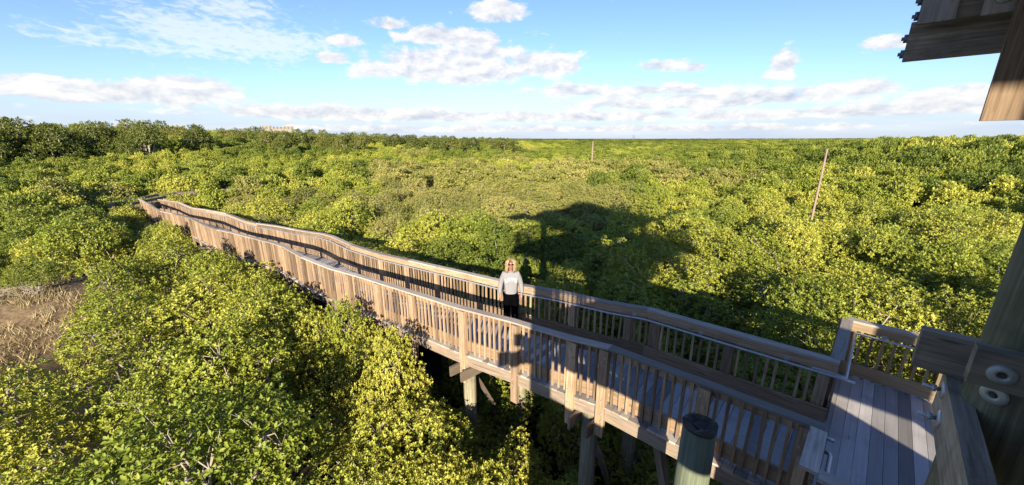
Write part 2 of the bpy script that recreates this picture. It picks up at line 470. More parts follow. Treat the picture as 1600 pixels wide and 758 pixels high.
def sweep(mb, path, a, b, z0, z1, board=2.9, gap=0.004, mi=0, s0=0.0, s1=None):
    """boards following a path; lateral extent a..b (to the right), vertical z0..z1"""
    s1 = path.L if s1 is None else s1
    cuts = sorted(set([s0, s1] + [x for x in path.s if s0 < x < s1]))
    acc = 0; r = RND.random()
    for c0, c1 in zip(cuts, cuts[1:]):
        n = max(1, round((c1 - c0) / board))
        for k in range(n):
            q0 = c0 + (c1 - c0) * k / n; q1 = c0 + (c1 - c0) * (k + 1) / n
            acc += q1 - q0
            g = gap if acc > board * 0.8 else 0.0005
            (p0, n0, _), (p1, n1, _) = path.at(q0), path.at(q1 - g)
            Z = Vector((0, 0, 1))
            cs = []
            for p, nn in ((p0, n0), (p1, n1)):
                cs += [p + nn * a + Z * z0, p + nn * b + Z * z0, p + nn * b + Z * z1, p + nn * a + Z * z1]
            mb.hexa(cs, mi, r)
            if acc > board * 0.8:
                acc = 0; r = RND.random()
NEAR, FAR = Path(near_pts), Path(far_pts)

boardwalk = empty("boardwalk", (KN.x, KN.y, 0))
tag(boardwalk, "long weathered wooden boardwalk ramp with slatted railings winding away from the landing through the mangroves", "boardwalk")
BO = Vector(boardwalk.location)
def bw(mb, name, mats, parent=boardwalk):
    off = BO if parent is not None else Vector()
    mb.v = [p - off for p in mb.v]
    return mb.build(name, mats, parent)

# deck planks
mb = MB()
def pair_at(q):
    """q = knot parameter; matching points on both paths"""
    i = min(int(q), len(NEAR.p) - 2); f = q - i
    return (NEAR.p[i].lerp(NEAR.p[i + 1], f), NEAR.n[i].lerp(NEAR.n[i + 1], f), FAR.p[i].lerp(FAR.p[i + 1], f), FAR.n[i].lerp(FAR.n[i + 1], f))
ledge_mb = MB()
for i in range(len(NEAR.p) - 1):
    seg = (NEAR.s[i + 1] - NEAR.s[i])
    n = max(1, round(seg / 0.146))
    for k in range(n):
        a0, na0, b0, nb0 = pair_at(i + k / n)
        a1, na1, b1, nb1 = pair_at(i + (k + 1) / n - 0.0065 / (seg / n) / n)
        Z = Vector((0, 0, -DECK_DROP)); zt = Vector((0, 0, -DECK_DROP - 0.032))
        r = RND.random()
        j = RND.uniform(-0.006, 0.006)
        l0, l1 = -0.055, 0.055
        mb.hexa([a0 + na0 * l0 + zt, b0 + nb0 * l1 + zt, b0 + nb0 * l1 + Z, a0 + na0 * l0 + Z,
                 a1 + na1 * l0 + zt, b1 + nb1 * l1 + zt, b1 + nb1 * l1 + Z, a1 + na1 * l0 + Z], 0, r)
        # pale sawn ends of the planks poke out past the rail
        e = -0.105 + j
        mb.hexa([a0 + na0 * e + zt, a0 + na0 * (l0 - .001) + zt, a0 + na0 * (l0 - .001) + Z, a0 + na0 * e + Z,
                 a1 + na1 * e + zt, a1 + na1 * (l0 - .001) + zt, a1 + na1 * (l0 - .001) + Z, a1 + na1 * e + Z], 1, r)
bw(mb, "deck", [M_DECK, M_LEDGE])
for path, sg in ((NEAR, 1), (FAR, -1)):
    mb = MB()
    a, b = sorted((-0.062 * sg, -0.02 * sg))
    sweep(mb, path, a, b, -DECK_DROP - 0.29, -DECK_DROP - 0.036, 3.6)
    bw(mb, "stringer", M_FASCIA)
    mb = MB()
    a, b = sorted((0.50 * sg, 0.54 * sg))
    sweep(mb, path, a, b, -DECK_DROP - 0.26, -DECK_DROP - 0.036, 3.6)
    bw(mb, "joist", M_FASCIA)

def bolt(mb, p, n, r=0.017, mi=1):
    n = Vector(n).normalized()
    mb.tube([Vector(p), Vector(p) + n * 0.008], r, 10, mi)
    mb.tube([Vector(p) + n * 0.008, Vector(p) + n * 0.02], r * 0.55, 6, mi)

POSTS = {
    1: [0.14, 1.22, 2.72, 3.30, 4.55, 6.00, 7.75],
    -1: [0.14, 1.40, 2.72, 3.25, 4.55, 6.15, 7.75],
}
for k in (1, -1):
    s = POSTS[k][-1]
    while s < NEAR.L - 2.4:
        s += 1.5; POSTS[k].append(s)
for path, sg in ((NEAR, 1), (FAR, -1)):
    def ab(a, b):
        return sorted((a * sg, b * sg))
    mb = MB()
    sweep(mb, path, *ab(-0.075, 0.075), -0.036, 0.0, 3.0, mi=0)
    sweep(mb, path, *ab(0.019, 0.055), -0.185, -0.038, 3.0, mi=1)      # upper board
    railing = bw(mb, "railing", [M_CAP, M_RAIL])
    tag(railing, "nearer slatted timber railing in full sun" if sg == 1 else "farther slatted timber railing with pale handrail pipe")
    mb = MB()
    sweep(mb, path, *ab(0.019, 0.055), -1.03, -0.79, 3.0)
    bw(mb, "kick_board", M_RAIL, railing)
    # handrail pipe on brackets
    mb = MB()
    pts = [p + n * 0.115 * sg + Vector((0, 0, -0.20)) for p, n in zip(path.p, path.n)][:-1]
    if sg == -1:
        pts = pts[1:]
        pts = [F0 - V * 0.115 - U * 0.20 + Vector((0, 0, CAP0 - 0.20)), F0 - V * 0.115 + U * 0.02 + Vector((0, 0, CAP0 - 0.20))] + pts
    else:
        pts = [N0 + V * 0.115 - U * 0.10 + Vector((0, 0, CAP0 - 0.20))] + pts
    mb.tube(pts, 0.021, 10, 0)
    s = 0.6
    while s < path.L - 3:
        p, n, d = path.at(s)
        q = p + n * 0.056 * sg + Vector((0, 0, -0.165))
        mb.beam(q - d * 0.035, q + d * 0.035, 0.006, 0.06)
        mb.tube([q + Vector((0, 0, -0.005)), p + n * 0.115 * sg + Vector((0, 0, -0.215))], 0.009, 6)
        s += 1.25
    bw(mb, "handrail", M_METAL, railing)
    # posts with long boards bolted to the outer side of the frame
    for s in POSTS[sg]:
        p, n, d = path.at(s)
        hd = Vector((d.x, d.y, 0)).normalized()
        mb = MB()
        w = RND.uniform(0.145, 0.165)
        c = p + n * (-0.072 * sg)
        low_ = 1.72 + RND.uniform(-0.05, 0.08)
        mb.beam(c + Vector((0, 0, -0.042)), c + Vector((0, 0, -low_)), 0.085, w, hd)
        if s > 0.5:
            mb.beam(p + n * (-0.008 * sg) + hd * 0.0 + Vector((0, 0, -0.042)), p + n * (-0.008 * sg) + Vector((0, 0, -DECK_DROP + 0.002)), 0.040, w * 0.93, hd)
        if s < 16:
            on = n * (-sg)
            for zz in (-0.16, -0.30, -0.95, -1.22, -1.36, -1.52):
                bolt(mb, c + on * 0.043 + hd * (RND.choice((-1, 1)) * 0.03) + Vector((0, 0, zz)), on)
        bw(mb, "post", [M_RAIL, M_METAL], railing)
    # balusters: one per picket; the 50 largest on each rail are separate
    slots = []
    ps = POSTS[sg] + [path.L - 0.2]
    for s0, s1 in zip(ps, ps[1:]):
        gap_ = s1 - s0 - 0.17
        k = max(1, round(gap_ / 0.137))
        for i in range(k):
            slots.append(s0 + 0.085 + gap_ * (i + 0.5) / k)
    rest = MB()
    for i, s in enumerate(slots):
        p, n, d = path.at(s)
        hd = Vector((d.x, d.y, 0)).normalized()
        m_ = MB() if i < 50 else rest
        tilt = hd * RND.gauss(0, 0.007)
        c_off = hd * RND.gauss(0, 0.008)
        c = p + n * (-0.004 * sg) + c_off
        m_.beam(c + tilt + Vector((0, 0, -0.038)), c - tilt + Vector((0, 0, -DECK_DROP + 0.001)), 0.036, 0.037, hd)
        if i < 50:
            bw(m_, "baluster", M_RAIL, railing)
    tag(bw(rest, "baluster", M_RAIL, railing), kind='stuff')

# bents: piles, cross beams and braces
s = 0.45
first = True
bents = [0.35, 2.98, 6.0]
while bents[-1] < NEAR.L - 4: bents.append(bents[-1] + 3.0)
for bi, s in enumerate(bents):
    pn, nn, d = NEAR.at(s); pf, nf, _ = FAR.at(s * FAR.L / NEAR.L)
    zc = pn.z - DECK_DROP - 0.30
    hd = Vector((d.x, d.y, 0)).normalized()
    across = Vector((pf.x - pn.x, pf.y - pn.y, 0)).normalized()
    mb = MB()
    for o in (-0.17, 0.17):
        a = Vector((pn.x, pn.y, zc - 0.14)) - across * 0.30 + hd * o
        b_ = Vector((pf.x, pf.y, zc - 0.14)) + across * 0.30 + hd * o
        mb.beam(a, b_, 0.045, 0.235)
    bw(mb, "cross_beam", M_FASCIA)
    for p, sg in ((pn, 1), (pf, -1)):
        mb = MB()
        c = Vector((p.x, p.y, 0)) + across * 0.08 * sg
        mb.tube([c, c + Vector((0, 0, zc * 0.5)), c + Vector((0, 0, zc + 0.02))], [0.155, 0.148, 0.142], 16)
        bw(mb, "pile", M_PILE)
    if bi < 5:
        mb = MB()
        a = Vector((pn.x, pn.y, 1.0)) + hd * 0.24 + across * 1.5
        b_ = Vector((pn.x, pn.y, zc - 0.1)) + hd * 0.24 + across * 0.2
        mb.beam(a, b_, 0.05, 0.14, hd)
        bw(mb, "brace", M_FASCIA)

# pale timber spur and raking shore seen below the deck
mb = MB()
p, n, d = NEAR.at(2.05)
mb.beam(p + n * 0.55 + Vector((0, 0, -1.30)), p + n * 0.35 - d * 0.9 + Vector((0, 0, -4.4)), 0.13, 0.13)
bw(mb, "brace", M_FASCIA)

# ------------------------------------------------------------------ distant boardwalk glimpsed between the crowns
dist_pts = [(-33.0, 32.2), (-33.3, 33.8), (-33.9, 37.2), (-32.4, 39.4), (-28.7, 40.3), (-25.8, 45.6), (-21.0, 51.3), (-10, 60)]
Zd = CAMZ - 5.4
far_walk = empty("boardwalk", (-32, 39, 0))
tag(far_walk, "distant low boardwalk crossing beyond the far end of the ramp, mostly hidden by mangroves", "boardwalk")
BO2 = Vector(far_walk.location)
for off, nm in ((0.0, 1), (1.7, -1)):
    pth = Path([Vector((x, y, Zd)) for x, y in dist_pts])
    pth = Path([p - n * off for p, n in zip(pth.p, pth.n)])
    mb = MB()
    sweep(mb, pth, -0.08, 0.08, -0.045, 0, 3.0, mi=0)
    sweep(mb, pth, -0.02, 0.02, -0.22, -0.05, 3.0, mi=1)
    sweep(mb, pth, -0.02, 0.02, -1.0, -0.8, 3.0, mi=1)
    s = 0.0
    while s < pth.L:
        p, n, d = pth.at(s)
        mb.beam(p + Vector((0, 0, -0.05)), p + Vector((0, 0, -1.07)), 0.04, 0.04, d, mi=1); s += 0.15
    mb.v = [p - BO2 for p in mb.v]
    mb.build("railing", [M_TBEAMD, M_TBEAMD], far_walk)  # darker wood stands in for shade on this rail
pth = Path([Vector((x, y, Zd)) for x, y in dist_pts])
mb = MB(); sweep(mb, pth, -1.75, 0.05, -1.11, -1.07, 3.0)
s = 1.0
while s < pth.L:
    p, n, d = pth.at(s)
    for o in (-0.1, -1.6):
        c = p + n * o; mb.tube([Vector((c.x, c.y, 0)), Vector((c.x, c.y, Zd - 1.1))], 0.12, 8)
    s += 3
mb.v = [p - BO2 for p in mb.v]
mb.build("deck", M_DECK, far_walk)

# ------------------------------------------------------------------ landing platform
def uv3(u, v, z):
    return U * u + V * v + Vector((0, 0, CAMZ + z))
ZC = -3.08            # rail cap level relative to the camera
ZD = ZC - DECK_DROP
landing = empty("landing", tuple(uv3(-2, 6.3, -CAMZ)))
tag(landing, "square grey decked landing with pale slatted rail where the boardwalk ramp meets the tower", "landing")
LO = Vector(landing.location)
def ld(mb, name, mats, parent=landing):
    mb.v = [p - LO for p in mb.v]
    return mb.build(name, mats, parent)
VN, VF, UE = 4.08, 8.52, -4.6
mb = MB()
u = 0.03
while u > UE:
    mb.hexa([uv3(u, VN - .05, ZD - .03), uv3(u, VF + .05, ZD - .03), uv3(u, VF + .05, ZD + .002), uv3(u, VN - .05, ZD + .002),
             uv3(u - .140, VN - .05, ZD - .03), uv3(u - .140, VF + .05, ZD - .03), uv3(u - .140, VF + .05, ZD + .002), uv3(u - .140, VN - .05, ZD + .002)])
    # grain runs along the board: swap the UVs of this plank
    for fi in range(len(mb.uv) - 6, len(mb.uv)):
        mb.uv[fi] = [(b_, a_) for a_, b_ in mb.uv[fi]]
    u -= 0.1445
ld(mb, "deck", M_DECK)
mb = MB()
for (u0, v0), (u1, v1) in (((0.0, VF), (UE, VF)), ((0.0, VN), (0.0, VF)), ((0, VN), (UE, VN)), ((-2.3, VN), (-2.3, VF)), ((UE, VN), (UE, VF))):
    mb.beam(uv3(u0, v0, ZD - 0.16), uv3(u1, v1, ZD - 0.16), 0.042, 0.24)
ld(mb, "joist", M_FASCIA)
for u_, v_ in ((-0.25, VN + .1), (-0.25, VF - .1), (UE + .2, VN + .1), (UE + .2, VF - .1)):
    mb = MB(); b0 = uv3(u_, v_, 0); mb.tube([Vector((b0.x, b0.y, 0)), Vector((b0.x, b0.y, CAMZ + ZD - 0.05))], [0.17, 0.15], 14)
    ld(mb, "pile", M_GREEN)

def land_rail(a, b, inward, name_label, posts, mat, handrail=True):
    """straight rail from a to b (u,v pairs); inward = unit (u,v)"""
    A, B = uv3(a[0], a[1], ZC), uv3(b[0], b[1], ZC)
    P = Path([A, B])
    inn = U * inward[0] + V * inward[1]
    sg = 1 if P.n[0].dot(inn) > 0 else -1
    mb = MB()
    sweep(mb, P, *sorted((-0.075 * sg, 0.075 * sg)), -0.034, 0.003, 2.9, mi=0)
    sweep(mb, P, *sorted((0.019 * sg, 0.055 * sg)), -0.175, -0.036, 2.9, mi=1)
    rl = ld(mb, "railing", [M_CAP, mat])
    tag(rl, name_label)
    mb = MB()
    sweep(mb, P, *sorted((0.019 * sg, 0.055 * sg)), -1.03, -0.80, 2.9)
    ld(mb, "kick_board", mat, rl)
    n = P.n[0]; d = (B - A).normalized()
    for s in posts:
        mb = MB()
        c = A + d * s - n * 0.06 * sg
        mb.beam(c + Vector((0, 0, -0.04)), c + Vector((0, 0, -1.5)), 0.09, 0.15, d)
        ld(mb, "post", mat, rl)
    ps = list(posts)
    for s0, s1 in zip(ps, ps[1:]):
        k = max(1, round((s1 - s0 - .15) / 0.14))
        for i in range(k):
            s = s0 + .075 + (s1 - s0 - .15) * (i + .5) / k
            mb = MB(); c = A + d * s - n * 0.002 * sg
            mb.beam(c + Vector((0, 0, -0.036)), c + Vector((0, 0, -DECK_DROP + .003)), 0.037, 0.037, d)
            ld(mb, "baluster", mat, rl)
    return rl
r1 = land_rail((0.0, VF), (-3.6, VF), (0, -1), "pale sunlit landing rail with greenish kick board", [0.08, 1.65, 3.4], M_LANDRAIL)
r2 = land_rail((0.0, 6.72), (0.0, VF - 0.08), (-1, 0), "short return rail at the outer landing corner", [0.10, 1.70], M_RAIL)
r3 = land_rail((0.0, VN), (0.0, 4.80), (-1, 0), "short return rail beside the ramp foot", [0.10, 0.66], M_RAIL)
r4 = land_rail((-0.08, VN), (-0.75, VN), (0, 1), "short rail beside the stair foot", [0.08, 0.60], M_RAIL)
# looping pipe handrails
mb = MB()
zz = ZC - 0.2
mb.tube([uv3(0.25, 6.60, zz), uv3(-0.12, 6.60, zz), uv3(-0.135, 6.62, zz), uv3(-0.135, VF - 0.135, zz), uv3(-0.16, VF - 0.12, zz), uv3(-3.5, VF - 0.12, zz)], 0.021, 10)
for u_ in (-0.5, -1.6, -2.7):
    mb.beam(uv3(u_ - .035, VF - .058, zz + .035), uv3(u_ + .035, VF - .058, zz + .035), 0.006, 0.06)
    mb.tube([uv3(u_, VF - .06, zz + .03), uv3(u_, VF - .12, zz - .012)], 0.009, 6)
ld(mb, "handrail", M_METAL)
mb = MB()
mb.tube([uv3(-0.09, 4.74, zz - .0), uv3(-0.13, 4.74, zz), uv3(-0.14, 4.70, zz), uv3(-0.14, 4.20, zz), uv3(-0.12, 4.16, zz), uv3(-0.08, 4.16, zz)], 0.021, 10)
ld(mb, "handrail", M_METAL)

# ------------------------------------------------------------------ free-standing pile in front of the ramp
mb = MB()
pc = Vector((2.00, 3.32, 0))
zt = CAMZ - 2.93
mb.tube([pc, pc + Vector((0, 0, 3)), pc + Vector((0, 0, zt - 0.03))], [0.20, 0.185, 0.166], 28)
pl = mb.build("wooden_pile", M_GREEN)
tag(pl, "thick greenish round timber pile with charred black top standing in front of the ramp railing", "pile")
mb = MB()
ring = 22
for k, (rr, zz_) in enumerate(((0.168, -0.03), (0.172, 0.010), (0.135, 0.026), (0.07, -0.004))):
    for i in range(ring):
        a = 2 * PI * i / ring
        jj = 1 + 0.05 * math.sin(3 * a + k) + RND.uniform(-.05, .05)
        mb.v.append(pc + Vector((rr * jj * math.cos(a), rr * jj * math.sin(a), zt + zz_ + (RND.uniform(-.018, .014) if k else 0))))
for k in range(3):
    for i in range(ring):
        j = (i + 1) % ring
        mb.face((k * ring + i, k * ring + j, (k + 1) * ring + j, (k + 1) * ring + i), [(i * .05, k * .3)] * 4, 0.4)
mb.face(tuple(3 * ring + i for i in range(ring)), [(i * .05, 2) for i in range(ring)], 0.4)
mb.build("charred_top", M_BLACK, pl)

# ------------------------------------------------------------------ observation tower the photograph is taken from
tower = empty("observation_tower", tuple(uv3(-2.8, 0.9, -CAMZ)))
tag(tower, "dark timber observation tower with round posts and bolted beams at the right edge", "tower")
TO = Vector(tower.location)
def tw(mb, name, mats, parent=tower):
    mb.v = [p - TO for p in mb.v]
    return mb.build(name, mats, parent)
PV, PU, PV2, PU2 = 3.16, -0.74, -0.9, -5.0
posts = {}
for (u_, v_) in ((PU, PV), (PU, PV2), (PU2, PV), (PU2, PV2)):
    mb = MB()
    b0 = uv3(u_, v_, 0)
    mb.tube([Vector((b0.x, b0.y, z)) for z in (0, 3, 6, 9, CAMZ + 3.6)], [0.22, 0.21, 0.20, 0.19, 0.18], 36)
    posts[(u_, v_)] = tw(mb, "post", M_TPOST)
def washer(mb, p, n, R, mi, dome=0.016):
    """dished round washer with a recessed bolt head"""
    n = Vector(n).normalized(); p = Vector(p)
    a = n.orthogonal().normalized(); b = n.cross(a)
    prof_ = [(1.0, 0.0), (1.0, 0.30), (0.86, 0.75), (0.55, 1.05), (0.36, 1.0), (0.32, 0.45)]
    K_ = 24; base = len(mb.v)
    for rr, h in prof_:
        for i in range(K_):
            t = 2 * PI * i / K_
            mb.v.append(p + (a * math.cos(t) + b * math.sin(t)) * rr * R + n * h * dome)
    for k in range(len(prof_) - 1):
        for i in range(K_):
            j = (i + 1) % K_
            mb.face((base + k * K_ + i, base + k * K_ + j, base + (k + 1) * K_ + j, base + (k + 1) * K_ + i), [(0, 0)] * 4, .5, mi, True)
    mb.face(tuple(base + 5 * K_ + i for i in range(K_)), [(0, 0)] * K_, .5, mi + 1)
    mb.tube([p + n * 0.004, p + n * (dome * 1.1)], R * 0.22, 6, mi + 1)
# paired beams either side of the near post, parallel to the ramp axis
ZA0, ZA1 = -1.395, -1.135
mb = MB()
mb.beam(uv3(-0.35, PV + 0.235, -1.298), uv3(-5.5, PV + 0.235, -1.298), 0.09, 0.255, (0, 0, 1))
tag(tw(mb, "beam", [M_TBEAMD]), "dark weathered beam end reaching out past the post")
mb = MB()
vA = PV - 0.235
mb.beam(uv3(-0.50, vA, -1.13), uv3(-5.5, vA, -1.13), 0.09, 0.20, (0, 0, 1))
washer(mb, uv3(-0.60, vA - 0.046, -1.14), -V, 0.052, 1)
# lower bolt through the post face just under the beam
A2 = tw(mb, "beam", [M_TBEAM, M_ZINC, M_RUST])
tag(A2, "grey brown beam with round washer bolted to the tower post")
mb = MB()
washer(mb, uv3(-0.625, PV - 0.168, -1.305), (-V * .85 + U * .5), 0.054, 0)
mb.v = [p - TO for p in mb.v]
wsh = mb.build("washer", [M_ZINC, M_RUST], posts[(PU, PV)])
# rim beam running back under the camera
mb = MB()
mb.beam(uv3(-0.545, 3.44, -1.58), uv3(-0.545, -2.0, -1.58), 0.09, 0.30, (0, 0, 1))
for (v_, z_) in ((3.27, -1.495), (3.13, -1.62)):
    p = uv3(-0.50, v_, z_)
    washer(mb, p, U, 0.055, 1, 0.014)
    mb.tube([p + U * 0.01, p + U * 0.09], 0.013, 8, 1)
    mb.tube([p + U * 0.03, p + U * 0.05], 0.024, 6, 1)
mb_rim = mb
mb = MB()
for k_ in range(3):
    mb.beam(uv3(-0.62, PV + 0.215, -1.58 - k_ * 0.305), uv3(-5.4, PV + 0.215, -1.58 - k_ * 0.305), 0.045, 0.295)  # boards added to cover the sunlit deck behind the post
tw(mb, "cover_board", M_TBEAMD)
mb = mb_rim
tag(tw(mb, "rim_beam", [M_TBEAMD, M_METAL, M_RUST]), "long dark beam with two bolts sticking out")
mb = MB()
mb.beam(uv3(-5.2, PV2 - 0.235, -1.275), uv3(-0.3, PV2 - 0.235, -1.275), 0.09, 0.24)
mb.beam(uv3(-5.2, PV2 + 0.235, -1.275), uv3(-0.3, PV2 + 0.235, -1.275), 0.09, 0.24)
tw(mb, "beam", M_TBEAMD)
# platform floor and its railing
mb = MB()
u = -0.62
while u > -5.3:
    v_end = -0.2 if -4.6 < u < -3.0 else PV - .29       # opening placed to let sun down onto the landing
    mb.beam(uv3(u - .15, PV2 - .3, -1.00), uv3(u - .15, v_end, -1.00), 0.14, 0.035)
    u -= 0.147
tw(mb, "floor", M_DECK)
mb = MB()
for k in range(28):
    v_ = PV2 + 0.2 + k * 0.145
    if v_ < 2.6 : mb.beam(uv3(-0.72, v_, -1.09), uv3(-0.72, v_, -0.15), 0.037, 0.037, U)
mb.beam(uv3(-0.72, PV2, -0.11), uv3(-0.72, 2.75, -0.11), 0.14, 0.036)
for k in range(30):
    u_ = -0.8 - k * 0.145
    mb.beam(uv3(u_, PV2 - 0.05, -1.09), uv3(u_, PV2 - 0.05, -0.15), 0.037, 0.037, U)
mb.beam(uv3(-0.7, PV2 - .05, -0.11), uv3(-5.2, PV2 - .05, -0.11), 0.14, 0.036)
tw(mb, "railing", M_RAIL)
UPZ = 0.165
_uv3 = uv3
def uv3(u, v, z):
    return _uv3(u - 0.02, v, z + UPZ)
# unseen boarding added below the platform to shade the ramp gap and landing
for (a, b) in (((PU + .1, PV2 + .1), (PU2, PV2 + .1)), ((PU2 + .1, PV2), (PU2 + .1, PV))):
    mb = MB()
    A_, B_ = uv3(*a, 0), uv3(*b, 0); d = (B_ - A_); L = d.length; d.normalize()
    k = int(L / 0.15)
    for i in range(k):
        c = A_ + d * (i + .5) * L / k
        top_ = 6.3
        if a[0] < -4 and V.x * c.x + V.y * c.y > 0.6: top_ = 5.9  # lowered here to let some sun past
        mb.beam(Vector((c.x, c.y, 0.6)), Vector((c.x, c.y, top_)), L / k - .008, 0.025, d.cross(Vector((0, 0, 1))))
    tw(mb, "shade_boarding", M_TBEAMD)
# upper deck: rim boards, ledger, joists, boards
ZR = 0.60
mb = MB()
mb.beam(uv3(0.07, 4.30, 0.86), uv3(-6.2, 4.30, 0.86), 0.06, 0.44, (0, 0, 1))
washer(mb, uv3(-0.315, 4.235, 0.725), -V, 0.042, 1)
tag(tw(mb, "rim_board", [M_TBEAM, M_ZINC, M_RUST]), "brown upper rim board with a round bolt washer")
mb = MB()
mb.beam(uv3(-0.315, 4.252, 1.10), uv3(-0.315, 4.252, 0.63), 0.032, 0.17, U)
mb.beam(uv3(-0.025, 4.254, 1.10), uv3(-0.025, 4.254, 0.632), 0.030, 0.18, U)
tw(mb, "splice_board", M_CAP)
mb = MB()
mb.beam(uv3(0.10, 4.46, 0.55), uv3(-6.2, 4.46, 0.55), 0.08, 0.27)
tw(mb, "ledger", M_TBEAMD)
mb = MB()
mb.beam(uv3(0.02, 2.6, 0.70), uv3(0.02, -2.6, 0.70), 0.07, 0.20)
mb.beam(uv3(0.0, 2.62, 0.70), uv3(-1.5, 2.62, 0.70), 0.05, 0.20)
for u_, v_, z_ in ((0.095, 4.0, .95), (0.095, 4.05, .78)):
    pass
tw(mb, "rim_board", M_TBEAMD)
mb = MB()
for (v_, z_) in ((4.31, 0.80), (4.31, 0.70)):
    p = uv3(0.07, v_, z_); mb.tube([p - U * .02, p + U * 0.035], 0.014, 8, 0); mb.tube([p + U * .0, p + U * 0.022], 0.03, 6, 0)
for (v_, z_) in ((4.46, 0.58), (4.46, 0.47)):
    p = uv3(0.11, v_, z_); mb.tube([p - U * .05, p + U * 0.025], 0.014, 8, 0); mb.tube([p - U * .03, p + U * 0.012], 0.03, 6, 0)
tw(mb, "bolt", M_DARKMETAL)
mb = MB()
for k in range(11):
    u_ = -0.32 - k * 0.55
    mb.beam(uv3(u_, 2.55 if u_ > -1.5 else (1.1 if u_ > -3.1 else 4.26), 0.74), uv3(u_, -2.5, 0.74), 0.05, 0.22)  # joists cut short to let light through
tw(mb, "joist", M_TBEAMD)
mb = MB()
v_ = 4.18
while v_ > -2.6:
    if 1.2 < v_ < 2.6:                                   # gap made so sun reaches the hanger board
        mb.beam(uv3(0.10, v_, 0.875), uv3(-1.6, v_, 0.875), 0.14, 0.036)
        mb.beam(uv3(-3.0, v_, 0.875), uv3(-6.2, v_, 0.875), 0.14, 0.036)
    else:
        mb.beam(uv3(0.10 if v_ < 2.6 else -1.5, v_, 0.875), uv3(-6.2, v_, 0.875), 0.14, 0.036)  # outer boards held back so light falls on the rim board
    v_ -= 0.144
tw(mb, "floor", M_TBEAMD)
mb = MB()
mb.beam(uv3(-0.52, 4.22, 0.9), uv3(-0.52, 4.22, -0.05), 0.06, 0.30, U)
tag(tw(mb, "hanger_board", M_RAIL), "plank hanging below the upper rim with its lower end in the sun")
# upper railing
mb = MB()
for (a, b) in (((0.0, -2.5), (0.0, 4.3)), ((0.0, 4.3), (-6.1, 4.3)), ((0.0, -2.5), (-6.1, -2.5)), ((-6.1, -2.5), (-6.1, 4.3))):
    A_, B_ = uv3(*a, 1.95), uv3(*b, 1.95)
    d = (B_ - A_); L = d.length; d.normalize()
    mb.beam(A_, B_, 0.14, 0.04)
    mb.beam(A_ + Vector((0, 0, -.95)), B_ + Vector((0, 0, -.95)), 0.05, 0.2)
    k = int(L / 0.14)
    for i in range(k):
        c = A_ + d * (i + .5) * L / k
        mb.beam(c + Vector((0, 0, -.02)), c + Vector((0, 0, -1.05)), 0.037, 0.037, d)
tw(mb, "railing", M_RAIL)
uv3 = _uv3
# roof
mb = MB()
EV = [(0.7, -3.1), (0.7, 4.9), (-6.8, 4.9), (-6.8, -3.1)]
ze, zp = 3.4, 4.9
base = [uv3(u_, v_, ze) for u_, v_ in EV]; apex = [uv3(-2.6, 0.9, zp), uv3(-3.4, 0.9, zp)]
def slab(pts):
    n = (pts[1] - pts[0]).cross(pts[2] - pts[0]).normalized()
    if n.z < 0: n = -n
    b = len(mb.v); k = len(pts)
    mb.v += [p for p in pts] + [p + n * 0.08 for p in pts]
    mb.face(tuple(range(b, b + k)), [(p.x, p.y) for p in pts], .5)
    mb.face(tuple(range(b + k, b + 2 * k)), [(p.x, p.y) for p in pts], .5)
    for i in range(k):
        j = (i + 1) % k
        mb.face((b + i, b + j, b + k + j, b + k + i), [(0, 0), (1, 0), (1, .1), (0, .1)], .5)
slab([base[0], base[1], apex[0]]); slab([base[1], base[2], apex[1], apex[0]]); slab([base[2], base[3], apex[1]]); slab([base[3], base[0], apex[0], apex[1]])
tw(mb, "roof", M_TBEAMD)
# stair flight from the landing up to the platform (out of frame; built closed to shade the landing)
stair = empty("staircase", tuple(uv3(-2.6, 3.0, -CAMZ)))
tag(stair, "grey timber stair string rising from the landing beside the tower beam", "stairs")
SO = Vector(stair.location)
def st(mb, name, mats):
    mb.v = [p - SO for p in mb.v]
    return mb.build(name, mats, stair)
NS = 16; rise = (-1.0 - ZD) / NS; go_ = 0.27
for u_ in (-3.55, -1.75):
    mb = MB()
    mb.beam(uv3(u_, 4.05, ZD + 0.05), uv3(u_, 4.05 - go_ * NS, ZD + rise * NS + .05), 0.06, 0.32)
    st(mb, "stringer", M_FASCIA)
    if u_ > -2: continue
    mb = MB()
    mb.beam(uv3(u_, 4.05, ZD + 0.62), uv3(u_, 4.05 - go_ * NS, ZD + rise * NS + 0.62), 0.03, 0.80)  # solid unseen panel added to block sun from the landing
    st(mb, "shade_panel", M_RAIL)
mb = MB()
for k in range(NS):
    v_ = 4.05 - go_ * (k + .5); z_ = ZD + rise * (k + 1)
    mb.beam(uv3(-1.78, v_, z_), uv3(-3.52, v_, z_), go_ + .02, 0.038)
    mb.beam(uv3(-1.78, v_ + go_ / 2 - .02, z_ - rise / 2 - .01), uv3(-3.52, v_ + go_ / 2 - .02, z_ - rise / 2 - .01), 0.02, rise - 0.045)
st(mb, "step", M_DECK)
mb = MB()
mb.beam(uv3(-0.82, 4.02, ZC - 0.02), uv3(-1.75, 4.02, ZC + 0.10), 0.14, 0.04)
mb.beam(uv3(-0.82, 4.04, ZC - 0.14), uv3(-1.75, 4.04, ZC - 0.02), 0.04, 0.18)
st(mb, "rail_cap", M_LANDRAIL)

# ------------------------------------------------------------------ poles
def pole(x, y, z1, r, lean, label, name="wooden_pole"):
    mb = MB()
    b = Vector((x, y, 0)); t = Vector((x + lean, y, z1))
    mb.tube([b, b.lerp(t, .5), t], [r * 1.15, r, r * .8], 12)
    o = mb.build(name, M_POLE, None)
    mb.v = []
    tag(o, label, "pole")
pole(18.55, 22.8, 8.0, 0.065, 0.06, "bare leaning wooden pole rising from pale mangroves on the right")
pole(14.6, 70.0, 8.0, 0.15, 0.0, "slim distant upright wooden pole standing in mangroves near the horizon")

